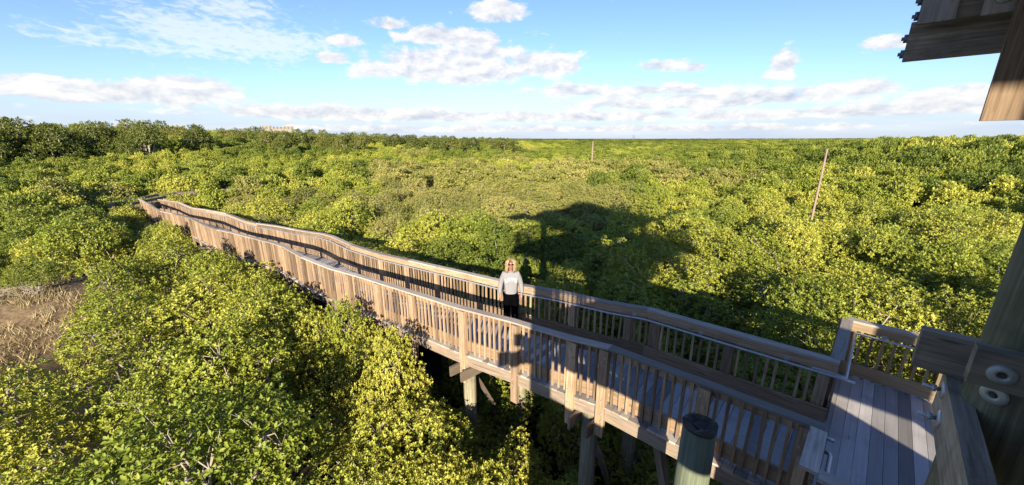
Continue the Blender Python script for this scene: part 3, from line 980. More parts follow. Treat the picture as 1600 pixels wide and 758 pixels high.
# ------------------------------------------------------------------ distant building on the left skyline
bx, by = -190.0, 319.0
bld = empty("apartment_building", (bx, by, 0), math.radians(30))
tag(bld, "pale beige building block showing above trees on the left skyline", "building")
mb = MB()
for (x0, x1, y0, y1, zt_) in ((-12, -5, -6, 6, 18.2), (-5, 4, -6, 6, 17.2), (4, 11, -6, 6, 18.0)):
    mb.hexa([(x0, y0, 0), (x1, y0, 0), (x1, y1, 0), (x0, y1, 0), (x0, y0, zt_), (x1, y0, zt_), (x1, y1, zt_), (x0, y1, zt_)], r=.5)
mb.build("wall", M_BUILD, bld)
for k in range(9):
    mb = MB()
    x = -11.2 + k * 2.5
    mb.hexa([(x, -6.06, 15.8), (x + 1.2, -6.06, 15.8), (x + 1.2, -5.9, 15.8), (x, -5.9, 15.8), (x, -6.06, 17.4), (x + 1.2, -6.06, 17.4), (x + 1.2, -5.9, 17.4), (x, -5.9, 17.4)])
    mb.build("window", M_PANE, bld)
mb = MB()
tp = Vector((331, 1060, 0))
for sx in (-1, 1):
    for sy in (-1, 1):
        mb.beam(tp + Vector((sx * 3, sy * 3, 0)), tp + Vector((sx * 1.2, sy * 1.2, 16)), 0.4, 0.4)
mb.beam(tp + Vector((-2.5, 0, 14)), tp + Vector((2.5, 0, 14)), 0.5, 0.5)
mb.beam(tp + Vector((0, 0, 14.5)), tp + Vector((0, 0, 17)), 2.2, 2.2, (0, 1, 0))
tag(mb.build("water_tower", M_DARKMETAL), "tiny far lattice tower poking over the flat horizon", "tower")

# ------------------------------------------------------------------ foliage
def crown_mesh(name, seed, mat, R, H, nl, nspr, nleaf, L, W, quads=2, low=0.30, lobe=(0.30, 0.48), up=0.7):
    g = np.random.default_rng(seed)
    i = np.arange(nl)
    ang = i * 2.399 + g.uniform(0, 6.28)
    rad = R * 0.80 * np.sqrt((i + 0.5) / nl) * g.uniform(0.8, 1.1, nl)
    lr = R * g.uniform(lobe[0], lobe[1], nl)
    zt_ = H * (1.0 - 0.50 * (rad / R) ** 2) * g.uniform(0.80, 1.06, nl)
    cz = zt_ - lr
    low_l = g.random(nl) < 0.25
    cz = np.where(low_l, cz * g.uniform(0.62, 0.85, nl), cz)
    c = np.stack([rad * np.cos(ang), rad * np.sin(ang), cz], 1)
    pk = g.choice(nl, nspr * 3, p=lr ** 2 / (lr ** 2).sum())
    d = g.normal(size=(nspr * 3, 3)); d /= np.linalg.norm(d, axis=1)[:, None]
    keep = d[:, 2] > -0.45
    pk, d = pk[keep], d[keep]
    wob = 1 + 0.20 * np.sin(d[:, 0] * 7 + pk) * np.sin(d[:, 1] * 6 + 2 * pk) + 0.12 * np.sin(d[:, 2] * 11 + pk)
    pos = c[pk] + d * (lr[pk] * wob * (1 - 0.38 * g.random(len(pk)) ** 2))[:, None]
    # thin out sprigs buried in other lobes
    dist = np.linalg.norm(pos[:, None, :] - c[None], axis=2) / lr[None]
    dist[np.arange(len(pk)), pk] = 9
    ok = (dist.min(1) > 0.72)
    ok &= pos[:, 2] > H * low * 0.6
    pos, d, pk = pos[ok][:nspr], d[ok][:nspr], pk[ok][:nspr]
    n = len(pos)
    ax = d * 0.55 + np.array([0, 0, up]) + g.normal(size=(n, 3)) * 0.25
    ax /= np.linalg.norm(ax, axis=1)[:, None]
    tmp = np.cross(ax, g.normal(size=(n, 3))); tmp /= np.linalg.norm(tmp, axis=1)[:, None]
    e1 = tmp; e2 = np.cross(ax, e1)
    k = np.arange(nleaf)
    phi = k[None] * 2.399 + g.uniform(0, 6.28, (n, 1)) + g.normal(0, .25, (n, nleaf))
    tilt = np.radians(28 + 52 * ((k + 0.3) / nleaf)[None] + g.normal(0, 14, (n, nleaf)))
    rad_dir = e1[:, None] * np.cos(phi)[..., None] + e2[:, None] * np.sin(phi)[..., None]
    ld_ = ax[:, None] * np.cos(tilt)[..., None] + rad_dir * np.sin(tilt)[..., None]
    nrm = ax[:, None] * np.sin(tilt)[..., None] - rad_dir * np.cos(tilt)[..., None]
    side = np.cross(ld_, nrm)
    Ls = L * g.uniform(0.65, 1.2, (n, nleaf, 1))
    Ws = Ls * (W / L) * 0.5
    base = pos[:, None] - ax[:, None] * (0.06 * L * k / nleaf * 12 / 6)[None, :, None] + ld_ * 0.15 * Ls
    base = base.reshape(-1, 3); ld_ = ld_.reshape(-1, 3); nrm = nrm.reshape(-1, 3); side = side.reshape(-1, 3)
    Ls = Ls.reshape(-1, 1); Ws = Ws.reshape(-1, 1)
    m = len(base)
    spr_r = np.repeat(g.random(n), nleaf)
    rv = np.clip(0.55 * spr_r + 0.45 * g.random(m), 0, 0.99)
    rv[g.random(m) < (0.0009 if L < 0.12 else 0.0)] = 1.0
    if quads == 2:
        lift = nrm * Ws * 0.35
        pts = np.stack([base, base + ld_ * Ls * .35 + side * Ws * .95 + lift, base + ld_ * Ls * .75 + side * Ws * .8 + lift,
                        base + ld_ * Ls - nrm * Ls * .05, base + ld_ * Ls * .75 - side * Ws * .8 + lift, base + ld_ * Ls * .35 - side * Ws * .95 + lift], 1)
        verts = pts.reshape(-1, 3)
        o = (np.arange(m) * 6)[:, None]
        faces = np.concatenate([o + np.array([[0, 1, 2, 3]]), o + np.array([[0, 3, 4, 5]])], 1).reshape(-1, 4)
        fr = np.repeat(rv, 2)
    else:
        pts = np.stack([base, base + ld_ * Ls * .5 + side * Ws, base + ld_ * Ls, base + ld_ * Ls * .5 - side * Ws], 1)
        verts = pts.reshape(-1, 3)
        faces = (np.arange(m) * 4)[:, None] + np.array([[0, 1, 2, 3]])
        fr = rv
    me = bpy.data.meshes.new(name)
    me.vertices.add(len(verts)); me.vertices.foreach_set('co', verts.astype(np.float32).ravel())
    nf = len(faces)
    me.loops.add(nf * 4); me.loops.foreach_set('vertex_index', faces.astype(np.int32).ravel())
    me.polygons.add(nf); me.polygons.foreach_set('loop_start', (np.arange(nf) * 4).astype(np.int32))
    me.polygons.foreach_set('loop_total', np.full(nf, 4, np.int32))
    at = me.attributes.new('rnd', 'FLOAT', 'FACE'); at.data.foreach_set('value', fr.astype(np.float32))
    me.materials.append(mat)
    me.update(calc_edges=True); me.validate()
    return me, c, lr

def trunk_mesh(name, seed, c, lr, stems=5, r0=0.055, twigs=5):
    g = random.Random(seed)
    mb = MB()
    order = list(range(len(c))); g.shuffle(order)
    feet = [Vector((g.uniform(-.35, .35), g.uniform(-.35, .35), 0)) for _ in range(stems)]
    for i, k in enumerate(order):
        tgt = Vector(c[k]); f = feet[i % stems]
        mid = f.lerp(tgt, 0.45) + Vector((g.uniform(-.2, .2), g.uniform(-.2, .2), tgt.z * .12))
        q = f.lerp(tgt, 0.75) + Vector((g.uniform(-.15, .15), g.uniform(-.15, .15), tgt.z * .06))
        mb.tube([f, mid, q, tgt], [r0, r0 * .7, r0 * .45, r0 * .3], 6, caps=False)
        for _ in range(twigs):
            d = Vector((g.gauss(0, 1), g.gauss(0, 1), g.gauss(0.7, .8))).normalized()
            e = tgt + d * lr[k] * g.uniform(.75, 1.08)
            m_ = tgt.lerp(e, .5) + Vector((g.uniform(-.08, .08), g.uniform(-.08, .08), g.uniform(-.02, .1)))
            mb.tube([tgt, m_, e], [r0 * .26, r0 * .16, r0 * .06], 4, caps=False)
    return mb

def to_mesh(mb, name, mat):
    o = mb.build(name, mat); me = o.data; bpy.data.objects.remove(o); return me

NEARP, MIDP, FARP = [], [], []   # (crown mesh, trunk mesh) per kind
for kind in range(3):
    nA, mA = [], []
    for j in range(3 if kind == 0 else 2):
        sd_ = 100 * kind + j
        dens = (2400, 1900, 2400)[kind]
        me, c, lr = crown_mesh("mangrove_crown", sd_, M_LEAF[kind], 1.75, 4.1, 12, dens, 8, (0.078, 0.064, 0.082)[kind], (0.042, 0.029, 0.043)[kind])
        nA.append((me, to_mesh(trunk_mesh("t", sd_, c, lr, 5, 0.05, 6 if kind != 1 else 11), "mangrove_trunk", M_BARK)))
        me, c, lr = crown_mesh("mangrove_crown", sd_ + 50, M_LEAF[kind], 1.8, 4.1, 11, 2300, 6, (0.112, 0.095, 0.115)[kind], (0.060, 0.045, 0.062)[kind], 1)
        mA.append((me, to_mesh(trunk_mesh("t", sd_ + 50, c, lr, 4, 0.05, 3 if kind != 1 else 7), "mangrove_trunk", M_BARK)))
    NEARP.append(nA); MIDP.append(mA)
    FARP.append([crown_mesh("far_crown", 100 * kind + 70 + j, M_LEAF[kind], 1.9, 4.1, 10, 1500, 5, 0.165, 0.10, 1)[0] for j in range(2)])

F_, SP, CP = 586.0, math.sin(math.radians(15.55)), math.cos(math.radians(15.55))
def in_view(x, y, z):
    """picture position of a point, used to decide which trees the view holds"""
    dz = z - CAMZ
    d = y * CP - dz * SP
    if d < 0.3: return None
    return 800 + F_ * x / d, 379 - F_ * (y * SP + dz * CP) / d, d
def seg_dist(px, py, pts):
    best = 1e9; side = 1
    for a, b in zip(pts, pts[1:]):
        abx, aby = b[0] - a[0], b[1] - a[1]
        t = max(0, min(1, ((px - a[0]) * abx + (py - a[1]) * aby) / (abx * abx + aby * aby)))
        dx, dy = px - a[0] - abx * t, py - a[1] - aby * t
        d = math.hypot(dx, dy)
        if d < best:
            best = d; side = 1 if abx * dy - aby * dx < 0 else -1
    return best, side
CEN = [((a.x + b.x) / 2, (a.y + b.y) / 2) for a, b in zip(NEAR.p, FAR.p)]
CEN = [(CEN[0][0] + 6, CEN[0][1] - 6)] + CEN
DW = dist_pts
def deck_z(x, y):
    p = min(NEAR.p, key=lambda q: (q.x - x) ** 2 + (q.y - y) ** 2)
    return p.z - DECK_DROP

rg = random.Random(21)
def vnoise(x, y, s, seed=0):
    def h(i, j):
        n = math.sin(i * 127.1 + j * 311.7 + seed * 74.7) * 43758.5453
        return n - math.floor(n)
    x /= s; y /= s
    i, j = math.floor(x), math.floor(y); fx, fy = x - i, y - j
    fx = fx * fx * (3 - 2 * fx); fy = fy * fy * (3 - 2 * fy)
    return (h(i, j) * (1 - fx) + h(i + 1, j) * fx) * (1 - fy) + (h(i, j + 1) * (1 - fx) + h(i + 1, j + 1) * fx) * fy

def kind_at(x, y):
    r = math.hypot(x, y); az = math.atan2(x, y)
    n1 = vnoise(x, y, 9 + r * .05, 1); n2 = vnoise(x, y, 12 + r * .08, 2)
    jit = rg.uniform(-.12, .12)
    if az > 0.42 and r > 50 + 22 * vnoise(x, y, 20, 5) - 14 * (az - .42): return 2 if n1 + jit > .36 else 0
    if r > 75 and az > -0.3: return 2 if n1 + jit > .42 else (1 if n2 > .62 else 0)
    if r > 95: return 2 if n1 + jit > .45 else 0
    pale = 0.0
    if -0.35 < az < 1.15 and 24 < r < 78: pale = 0.55
    if az < -0.55 and 16 < r < 30: pale = 0.25
    if n2 + jit < pale * 0.95: return 1
    if n1 + jit > (0.68 if r > 20 else 0.62): return 2
    return 0

cands = []
r = 2.6
while r < 2600:
    s = max(2.6, 0.0165 * r)
    na = max(6, int(2.25 * r / s))
    off = rg.random()
    for k in range(na):
        az = -1.125 + 2.25 * (k + off) / na + rg.uniform(-.28, .28) * s / r
        rr = r + rg.uniform(-.3, .3) * s
        cands.append((rr * math.sin(az), rr * math.cos(az), s))
    r += 0.88 * s

cands.append((17.7, 21.4, 2.6)); cands.append((18.7, 21.2, 2.6))
for _s, _o in ((6.3, -1.15), (5.4, -1.5), (7.0, -1.3), (4.5, -1.9), (5.9, -2.6)):
    _p, _n, _d = NEAR.at(_s)
    cands.append((_p.x + _n.x * _o, _p.y + _n.y * _o, 2.63))
_s = 7.2
while _s < NEAR.L - 1:
    _p, _n, _d = NEAR.at(_s)
    _o = -rg.uniform(0.95, 1.25)
    cands.append((_p.x + _n.x * _o, _p.y + _n.y * _o, 2.6)); _s += rg.uniform(1.2, 1.8)
# low shaded growth in the gloom under the deck
_s = 1.2
while _s < 9:
    for _o in (-0.2, -1.5, 2.0):
        _p, _n, _d = NEAR.at(_s + rg.uniform(-.3, .3))
        cands.append((_p.x + _n.x * _o, _p.y + _n.y * _o, 2.61))
    _s += 1.7
# growth screening the camera side of the distant walk, up to its rail
_P = Path([Vector((a, b, 0)) for a, b in dist_pts]); _s = 0.0
while _s < _P.L:
    _p, _n, _d = _P.at(_s)
    _o = 1.35 * Vector((-_p.x, -_p.y, 0)).normalized()
    cands.append((_p.x + _o.x, _p.y + _o.y, 2.62)); _s += 1.25
things, far_list = [], []
for (x, y, s) in cands:
    gap_tree = (s in (2.61, 2.63)); screen = (s == 2.62)
    rr = math.hypot(x, y); az = math.atan2(x, y)
    h = 4.3 + 0.9 * (vnoise(x, y, 7, 3) - .5) + rg.uniform(-1.0, .7)
    if rr > 40: h = 4.8 + 1.2 * (vnoise(x, y, 14, 3) - .5) + rg.uniform(-1.1, .7)
    # higher woods: right flank and left skyline
    if az > 0.35:
        f = min(1, max(0, (rr - 42) / 40)) * min(1, (az - .35) / .45)
        h += f * 3.9 * (1 if rr < 160 else 0.8)
    if az < 0.05 and rr > 95:
        h += min(1, (rr - 95) / 70) * (1.2 + 6.5 * min(1, max(0, (-az + .05) / .85)))
    sc = s / 2.5
    kd = kind_at(x, y)
    if rr < 75:
        d1, side = seg_dist(x, y, CEN)
        d2, _ = seg_dist(x, y, DW)
        cr = 1.8
        if d1 < 1.75 and not (screen and d1 > 1.2):
            if not gap_tree: continue
        if d1 < 3.2:
            cr = max(0.85, d1 - 0.90); h = min(h, 3.1 + 0.42 * cr + rg.uniform(-.2, .2))
            if side < 0:
                h = deck_z(x, y) + 0.45 + 0.30 * (d1 - 1.75) + rg.uniform(-.3, .3)
        if d2 < 0.9: continue
        if d2 < 3.6:
            cr = min(cr, 1.2); h = 3.5 + rg.uniform(-.1, .15)
        # keep the tower, landing and the shady gap beneath the ramp free
        uu, vv_ = U.x * x + U.y * y, V.x * x + V.y * y
        if uu < 0.5 and 2.2 < vv_ < 10.4 and uu > -7: continue
        if uu < 1.0 and vv_ <= 2.3: continue
        if side < 0 and uu < 6.4 and d1 < 5.6 and vv_ > 0:
            if uu < 1.6 and d1 < 2.4: continue
            h = min(h, 2.3 + 0.26 * d1 + 0.26 * max(0, uu - 3)); cr = min(max(cr, 1.1), 1.35)
        if gap_tree:
            h = rg.uniform(2.3, 2.9) if s == 2.61 else rg.uniform(3.1, 3.5); cr = 1.15
        pv = in_view(x, y, h * 0.72)
        if pv:
            px, py, d = pv
            # the open dry patch
            if px < 118 - max(0, (py - 560)) * .55 and 432 < py < 655 and x < 0: continue
            rad_px = F_ * cr / d
            if px < 112 + rad_px * .75 and 440 < py < 640:
                if rg.random() < .15: continue
                cr *= 0.62; h *= 0.62
        if mound(x, y) > 0.6:
            if rg.random() < .45: continue
            h *= 0.30; cr *= 0.5
        sxy = cr / 1.8 * rg.uniform(.85, 1.15); sz = h / 4.1
    else:
        sxy = sc * rg.uniform(.75, 1.1); sz = (h + rg.uniform(-.22, .16) * min(s, 6)) / 4.1
    vis = False
    for (qx, qz) in ((0, 1), (-1, .6), (1, .6), (0, .3)):
        pv = in_view(x + qx * 1.6 * sxy, y, qz * h)
        if pv and -25 < pv[0] < 1625 and pv[1] < 790: vis = True
    if rr < 75 and not vis:
        continue
    things.append((rr, x, y, sxy, sz, kd)) if rr < 75 else far_list.append((x, y, sxy, sz, kd))
things.sort()
far_list += [t[1:] for t in things[300:]]
things = things[:300]

KNAME = ["bright yellow-green", "pale olive dry-leaved", "dark glossy green"]
first_of = {}
for (rr, x, y, sxy, sz, kd) in things:
    near_ = rr < 21
    pool = (NEARP if near_ else MIDP)[kd]
    j = rg.randrange(len(pool))
    key = (near_, kd, j)
    if key not in first_of:
        root = empty("mangrove_tree")
        tr = bpy.data.objects.new("trunk", pool[j][1]); COL.objects.link(tr); tr.parent = root
        cr_ = bpy.data.objects.new("crown", pool[j][0]); COL.objects.link(cr_); cr_.parent = root
        first_of[key] = (root, tr, cr_)
    else:
        r0, t0, c0 = first_of[key]
        root = r0.copy(); COL.objects.link(root)
        for ch in (t0, c0):
            cc = ch.copy(); COL.objects.link(cc); cc.parent = root
    root.location = (x, y, mound(x, y) - 0.02)
    root.rotation_euler = (rg.uniform(-.05, .05), rg.uniform(-.05, .05), rg.uniform(0, 6.283))
    root.scale = (sxy, sxy * rg.uniform(.9, 1.1), sz)
    d1, side = seg_dist(x, y, CEN)
    if rr < 9.5:
        zone, gz = "nearest the camera at the bottom left, single leaves readable", "closest to the camera"
    elif side < 0 and d1 < 3.4:
        zone, gz = "crowding the outer side of the boardwalk's nearer railing", "against the nearer railing"
    elif side < 0:
        zone, gz = "in the thicket on the left of the boardwalk", "left of the boardwalk"
    elif d1 < 3.4:
        zone, gz = "directly behind the boardwalk's farther railing", "against the farther railing"
    elif x > 9:
        zone, gz = "in the canopy to the right of the woman and tower shadow", "right part of the canopy"
    else:
        zone, gz = "in the canopy beyond the boardwalk behind the woman", "beyond the boardwalk"
    tag(root, "%s mangrove %s" % (KNAME[kd], zone), "mangrove", "%s mangroves %s" % (KNAME[kd], gz))

# the far canopy that reads as one mass: one object per leaf colour, instanced on points
def forest(name, pts, meshes, label, cat):
    coll = bpy.data.collections.new(name + "_kinds")
    for me in meshes:
        coll.objects.link(bpy.data.objects.new("far_crown", me))
    g = np.random.default_rng(5)
    P = np.array(pts)
    me = bpy.data.meshes.new(name)
    me.vertices.add(len(P))
    co = np.stack([P[:, 0], P[:, 1], np.zeros(len(P))], 1)
    me.vertices.foreach_set('co', co.astype(np.float32).ravel())
    a = me.attributes.new('scl', 'FLOAT_VECTOR', 'POINT')
    a.data.foreach_set('vector', np.stack([P[:, 2], P[:, 2], P[:, 3]], 1).astype(np.float32).ravel())
    a = me.attributes.new('rot', 'FLOAT_VECTOR', 'POINT')
    a.data.foreach_set('vector', np.stack([np.zeros(len(P)), np.zeros(len(P)), g.uniform(0, 6.28, len(P))], 1).astype(np.float32).ravel())
    a = me.attributes.new('idx', 'INT', 'POINT')
    a.data.foreach_set('value', g.integers(0, len(meshes), len(P)).astype(np.int32))
    me.update()
    o = bpy.data.objects.new(name, me); COL.objects.link(o)
    ng = bpy.data.node_groups.new(name, 'GeometryNodeTree')
    ng.interface.new_socket("Geometry", in_out='INPUT', socket_type='NodeSocketGeometry')
    ng.interface.new_socket("Geometry", in_out='OUTPUT', socket_type='NodeSocketGeometry')
    gi = ng.nodes.new('NodeGroupInput'); go = ng.nodes.new('NodeGroupOutput')
    ip = ng.nodes.new('GeometryNodeInstanceOnPoints')
    ci = ng.nodes.new('GeometryNodeCollectionInfo')
    ci.inputs['Collection'].default_value = coll
    ci.inputs['Separate Children'].default_value = True
    ci.inputs['Reset Children'].default_value = True
    def attr(nm, ty):
        n = ng.nodes.new('GeometryNodeInputNamedAttribute'); n.data_type = ty; n.inputs['Name'].default_value = nm
        return next(s for s in n.outputs if s.enabled)
    ng.links.new(gi.outputs[0], ip.inputs['Points'])
    ng.links.new(ci.outputs[0], ip.inputs['Instance'])
    ip.inputs['Pick Instance'].default_value = True
    ng.links.new(attr('idx', 'INT'), ip.inputs['Instance Index'])
    ng.links.new(attr('rot', 'FLOAT_VECTOR'), ip.inputs['Rotation'])
    ng.links.new(attr('scl', 'FLOAT_VECTOR'), ip.inputs['Scale'])
    ng.links.new(ip.outputs[0], go.inputs[0])
    md = o.modifiers.new("forest", 'NODES'); md.node_group = ng
    tag(o, label, cat, kind='stuff')
    return o
lab = ["bright green mangrove canopy stretching away to the horizon", "pale dry olive mangrove canopy in the middle distance", "dark green far mangrove woods along the right and the horizon"]
for kd in range(3):
    forest("mangrove_forest", [(p[0], p[1], p[2], p[3]) for p in far_list if p[4] == kd], FARP[kd], lab[kd], "forest")

# taller trees making the left skyline, each its own thing
tall = []
for j in range(3):
    me, c, lr = crown_mesh("tall_crown", 900 + j, M_LEAF[3], 4.0, 10.0, 15, 2200, 5, 0.28, 0.17, 1, low=0.35, lobe=(0.28, 0.46))
    tall.append((me, to_mesh(trunk_mesh("t", 900 + j, c, lr, 1, 0.22, 3), "tall_trunk", M_BARK)))
protos = []
SK = []
for k in range(64):
    az = -0.98 + 0.98 * (k + rg.uniform(-.3, .3)) / 63.0
    rr = 135 + rg.uniform(-25, 35)
    up_ = 0.040 * max(0.06, min(1, (-az + 0.02) / 0.95)) ** 1.1
    h = CAMZ + rr * up_ * rg.uniform(.6, 1.05)
    SK.append((az, rr, max(8.0, h)))
for k, (az, rr, h) in enumerate(SK):
    j = k % 3
    if k < 3:
        root = empty("tall_tree")
        tr = bpy.data.objects.new("trunk", tall[j][1]); COL.objects.link(tr); tr.parent = root
        cr_ = bpy.data.objects.new("crown", tall[j][0]); COL.objects.link(cr_); cr_.parent = root
        protos.append((root, tr, cr_))
    else:
        r0, t0, c0 = protos[j]
        root = r0.copy(); COL.objects.link(root)
        for ch in (t0, c0):
            cc = ch.copy(); COL.objects.link(cc); cc.parent = root
    root.location = (rr * math.sin(az), rr * math.cos(az), 0)
    root.rotation_euler = (0, 0, rg.uniform(0, 6.28))
    w = rg.uniform(.75, 1.25)
    root.scale = (w, w, h / 10.0)
    far_left = az < -0.6
    tag(root, "tall dark woodland tree on the high far-left skyline" if far_left else "low dark woodland tree on the skyline above the boardwalk's far end",
        "tree", "tall trees on the far-left skyline" if far_left else "trees on the lower skyline")

# dead pale twigs and dry grass on the open bank
def twig_bush(x, y, seed):
    g = random.Random(seed); mb = MB()
    for _ in range(9):
        a = g.uniform(0, 6.28); l = g.uniform(.4, 1.2)
        p0 = Vector((g.uniform(-.3, .3), g.uniform(-.3, .3), 0))
        p1 = p0 + Vector((math.cos(a) * l * .5, math.sin(a) * l * .5, g.uniform(.1, .5)))
        p2 = p1 + Vector((math.cos(a + g.uniform(-.6, .6)) * l * .5, math.sin(a + g.uniform(-.6, .6)) * l * .5, g.uniform(-.15, .3)))
        mb.tube([p0, p1, p2], [.014, .009, .004], 5)
        for _ in range(3):
            q = p1 + Vector((g.uniform(-.5, .5), g.uniform(-.5, .5), g.uniform(0, .4)))
            mb.tube([p1.lerp(p2, g.random()), q], [.008, .004], 4)
    o = mb.build("dead_bush", M_BARK, None, (x, y, mound(x, y)))
    tag(o, "bare pale dead brushwood lying on the dry brown bank", "dead bush", "dead brushwood on the dry bank")
for i, (x, y) in enumerate(((-15.2, 10.6), (-17.0, 13.0), (-19.6, 14.2), (-16.4, 9.4), (-21.0, 15.6), (-18.5, 11.0), (-14.4, 11.8))):
    twig_bush(x, y, i)
def dry_grass():
    g = np.random.default_rng(3)
    v, f, rv = [], [], []
    n = 0
    for _ in range(70000):
        x, y = g.uniform(-31, -10), g.uniform(4, 22)
        m = mound(x, y)
        if m < 0.25 or vnoise(x, y, 1.3, 9) + .5 * vnoise(x, y, .4, 8) < .62: continue
        h = g.uniform(.08, .38); a = g.uniform(0, 6.28); b = g.uniform(0, 6.28)
        w = 0.011
        v += [(x - w * math.cos(a), y - w * math.sin(a), m - .02), (x + w * math.cos(a), y + w * math.sin(a), m - .02), (x + h * .6 * math.cos(b), y + h * .6 * math.sin(b), m + h)]
        f.append((n, n + 1, n + 2)); rv.append(g.random()); n += 3
    me = bpy.data.meshes.new("dry_grass"); me.from_pydata(v, [], f)
    at = me.attributes.new('rnd', 'FLOAT', 'FACE'); at.data.foreach_set('value', rv)
    mm, t, b = new_mat("straw")
    rn = t.n('ShaderNodeAttribute', attribute_name='rnd').outputs['Fac']
    t.l(t.ramp(rn, [(0, (0.14, 0.11, 0.045)), (.5, (0.30, 0.235, 0.11)), (1, (0.42, 0.35, 0.19))]), b.inputs['Base Color'])
    b.inputs['Roughness'].default_value = .8
    me.materials.append(mm)
    o = bpy.data.objects.new("dry_grass", me); COL.objects.link(o)
    tag(o, "straw-coloured dry grass on the open brown bank", "grass", kind='stuff')
dry_grass()

# ------------------------------------------------------------------ woman on the ramp
def skin_mesh(name, nodes, edges, mat, sub=2):
    me = bpy.data.meshes.new(name)
    keys = list(nodes)
    me.from_pydata([nodes[k][0] for k in keys], [(keys.index(a), keys.index(b)) for a, b in edges], [])
    o = bpy.data.objects.new(name + "_tmp", me); COL.objects.link(o)
    md = o.modifiers.new("s", 'SKIN')
    if not me.skin_vertices: me.skin_vertices.new()
    for i, k in enumerate(keys):
        r = nodes[k][1]; r = r if isinstance(r, tuple) else (r, r)
        me.skin_vertices[0].data[i].radius = r
        me.skin_vertices[0].data[i].use_root = (i == 0)
    sb = o.modifiers.new("b", 'SUBSURF'); sb.levels = sub; sb.render_levels = sub
    dg = bpy.context.evaluated_depsgraph_get()
    m2 = bpy.data.meshes.new_from_object(o.evaluated_get(dg))
    bpy.data.objects.remove(o)
    m2.name = name
    m2.materials.clear(); m2.materials.append(mat)
    m2.polygons.foreach_set('use_smooth', [True] * len(m2.polygons)); m2.update()
    return m2
def person():
    nb, eb = {}, []
    nb['pelvis'] = ((0, 0, .92), (.125, .085)); nb['waist'] = ((0, 0, 1.08), (.105, .075)); nb['chest'] = ((0, .015, 1.25), (.105, .065))
    nb['neck0'] = ((0, .02, 1.40), .042); nb['neck1'] = ((0, .012, 1.455), .045); nb['jaw'] = ((0, -.012, 1.505), (.052, .058)); nb['face'] = ((0, -.008, 1.565), (.068, .080)); nb['crown'] = ((0, .004, 1.63), (.055, .065))
    nb['nose'] = ((0, -.098, 1.545), .010)
    eb += [('pelvis', 'waist'), ('waist', 'chest'), ('chest', 'neck0'), ('neck0', 'neck1'), ('neck1', 'jaw'), ('jaw', 'face'), ('face', 'crown'), ('face', 'nose')]
    for s, q in ((1, 'l'), (-1, 'r')):
        nb['sh' + q] = ((.150 * s, .015, 1.345), .040); nb['el' + q] = ((.225 * s, .035, 1.09), .036); nb['wr' + q] = ((.245 * s, -.05, .875), (.024, .02)); nb['pa' + q] = ((.235 * s, -.075, .81), (.032, .016))
        nb['hi' + q] = ((.085 * s, 0, .86), .085); nb['kn' + q] = ((.09 * s, -.01, .48), .055); nb['an' + q] = ((.095 * s, .02, .09), .036); nb['to' + q] = ((.11 * s, -.13, .03), (.035, .022))
        eb += [('chest', 'sh' + q), ('sh' + q, 'el' + q), ('el' + q, 'wr' + q), ('wr' + q, 'pa' + q), ('pelvis', 'hi' + q), ('hi' + q, 'kn' + q), ('kn' + q, 'an' + q), ('an' + q, 'to' + q)]
        for i, (dx, L) in enumerate(((-.022, .062), (-.007, .072), (.008, .068), (.021, .052))):
            a, b = 'f%d%s' % (i, q), 'g%d%s' % (i, q)
            nb[a] = (((.232 + dx * .6) * s, -.085 + dx * .5, .79 - L * .45), .0085)
            nb[b] = (((.225 + dx * .6) * s, -.082 + dx * .5, .79 - L), .007)
            eb += [('pa' + q, a), (a, b)]
        nb['t0' + q] = ((.200 * s, -.10, .825), .010); nb['t1' + q] = ((.188 * s, -.115, .79), .008)
        eb += [('wr' + q, 't0' + q), ('t0' + q, 't1' + q)]
    body_me = skin_mesh("person", nb, eb, M_SKIN)
    body = bpy.data.objects.new("person", body_me); COL.objects.link(body)
    # sweater
    ns = {'hem': ((0, 0, .885), (.165, .115)), 'w': ((0, 0, 1.02), (.150, .110)), 'c': ((0, .005, 1.22), (.162, .118)), 'k': ((0, .015, 1.355), (.085, .075)), 'col': ((0, .015, 1.415), (.062, .058))}
    es = [('hem', 'w'), ('w', 'c'), ('c', 'k'), ('k', 'col')]
    for s, q in ((1, 'l'), (-1, 'r')):
        ns['s' + q] = ((.158 * s, .01, 1.345), .070); ns['e' + q] = ((.228 * s, .035, 1.09), .060); ns['f' + q] = ((.246 * s, -.02, .955), .050); ns['u' + q] = ((.248 * s, -.048, .885), .036)
        es += [('c', 's' + q), ('s' + q, 'e' + q), ('e' + q, 'f' + q), ('f' + q, 'u' + q)]
    sw = bpy.data.objects.new("sweater", skin_mesh("sweater", {k: ns[k] for k in ['w'] + [k for k in ns if k != 'w']}, es, M_SWEAT)); COL.objects.link(sw); sw.parent = body
    # trousers
    nt = {'p': ((0, 0, .90), (.152, .105)), 'top': ((0, 0, .96), (.14, .10))}
    et = [('p', 'top')]
    for s, q in ((1, 'l'), (-1, 'r')):
        nt['h' + q] = ((.085 * s, 0, .80), .105); nt['k' + q] = ((.090 * s, -.01, .48), .088); nt['c' + q] = ((.095 * s, .02, .25), .085); nt['a' + q] = ((.097 * s, .015, .055), .085)
        et += [('p', 'h' + q), ('h' + q, 'k' + q), ('k' + q, 'c' + q), ('c' + q, 'a' + q)]
    tr = bpy.data.objects.new("trousers", skin_mesh("trousers", nt, et, M_PANTS)); COL.objects.link(tr); tr.parent = body
    for s in (1, -1):
        nsh = {'a': ((.097 * s, .03, .045), (.042, .04)), 'b': ((.108 * s, -.08, .035), (.045, .03)), 'c': ((.112 * s, -.15, .028), (.036, .022))}
        o = bpy.data.objects.new("shoe", skin_mesh("shoe", nsh, [('a', 'b'), ('b', 'c')], M_SHOE)); COL.objects.link(o); o.parent = body
    # hair: loose curls down to the shoulders, face left open
    g = random.Random(4); mb = MB()
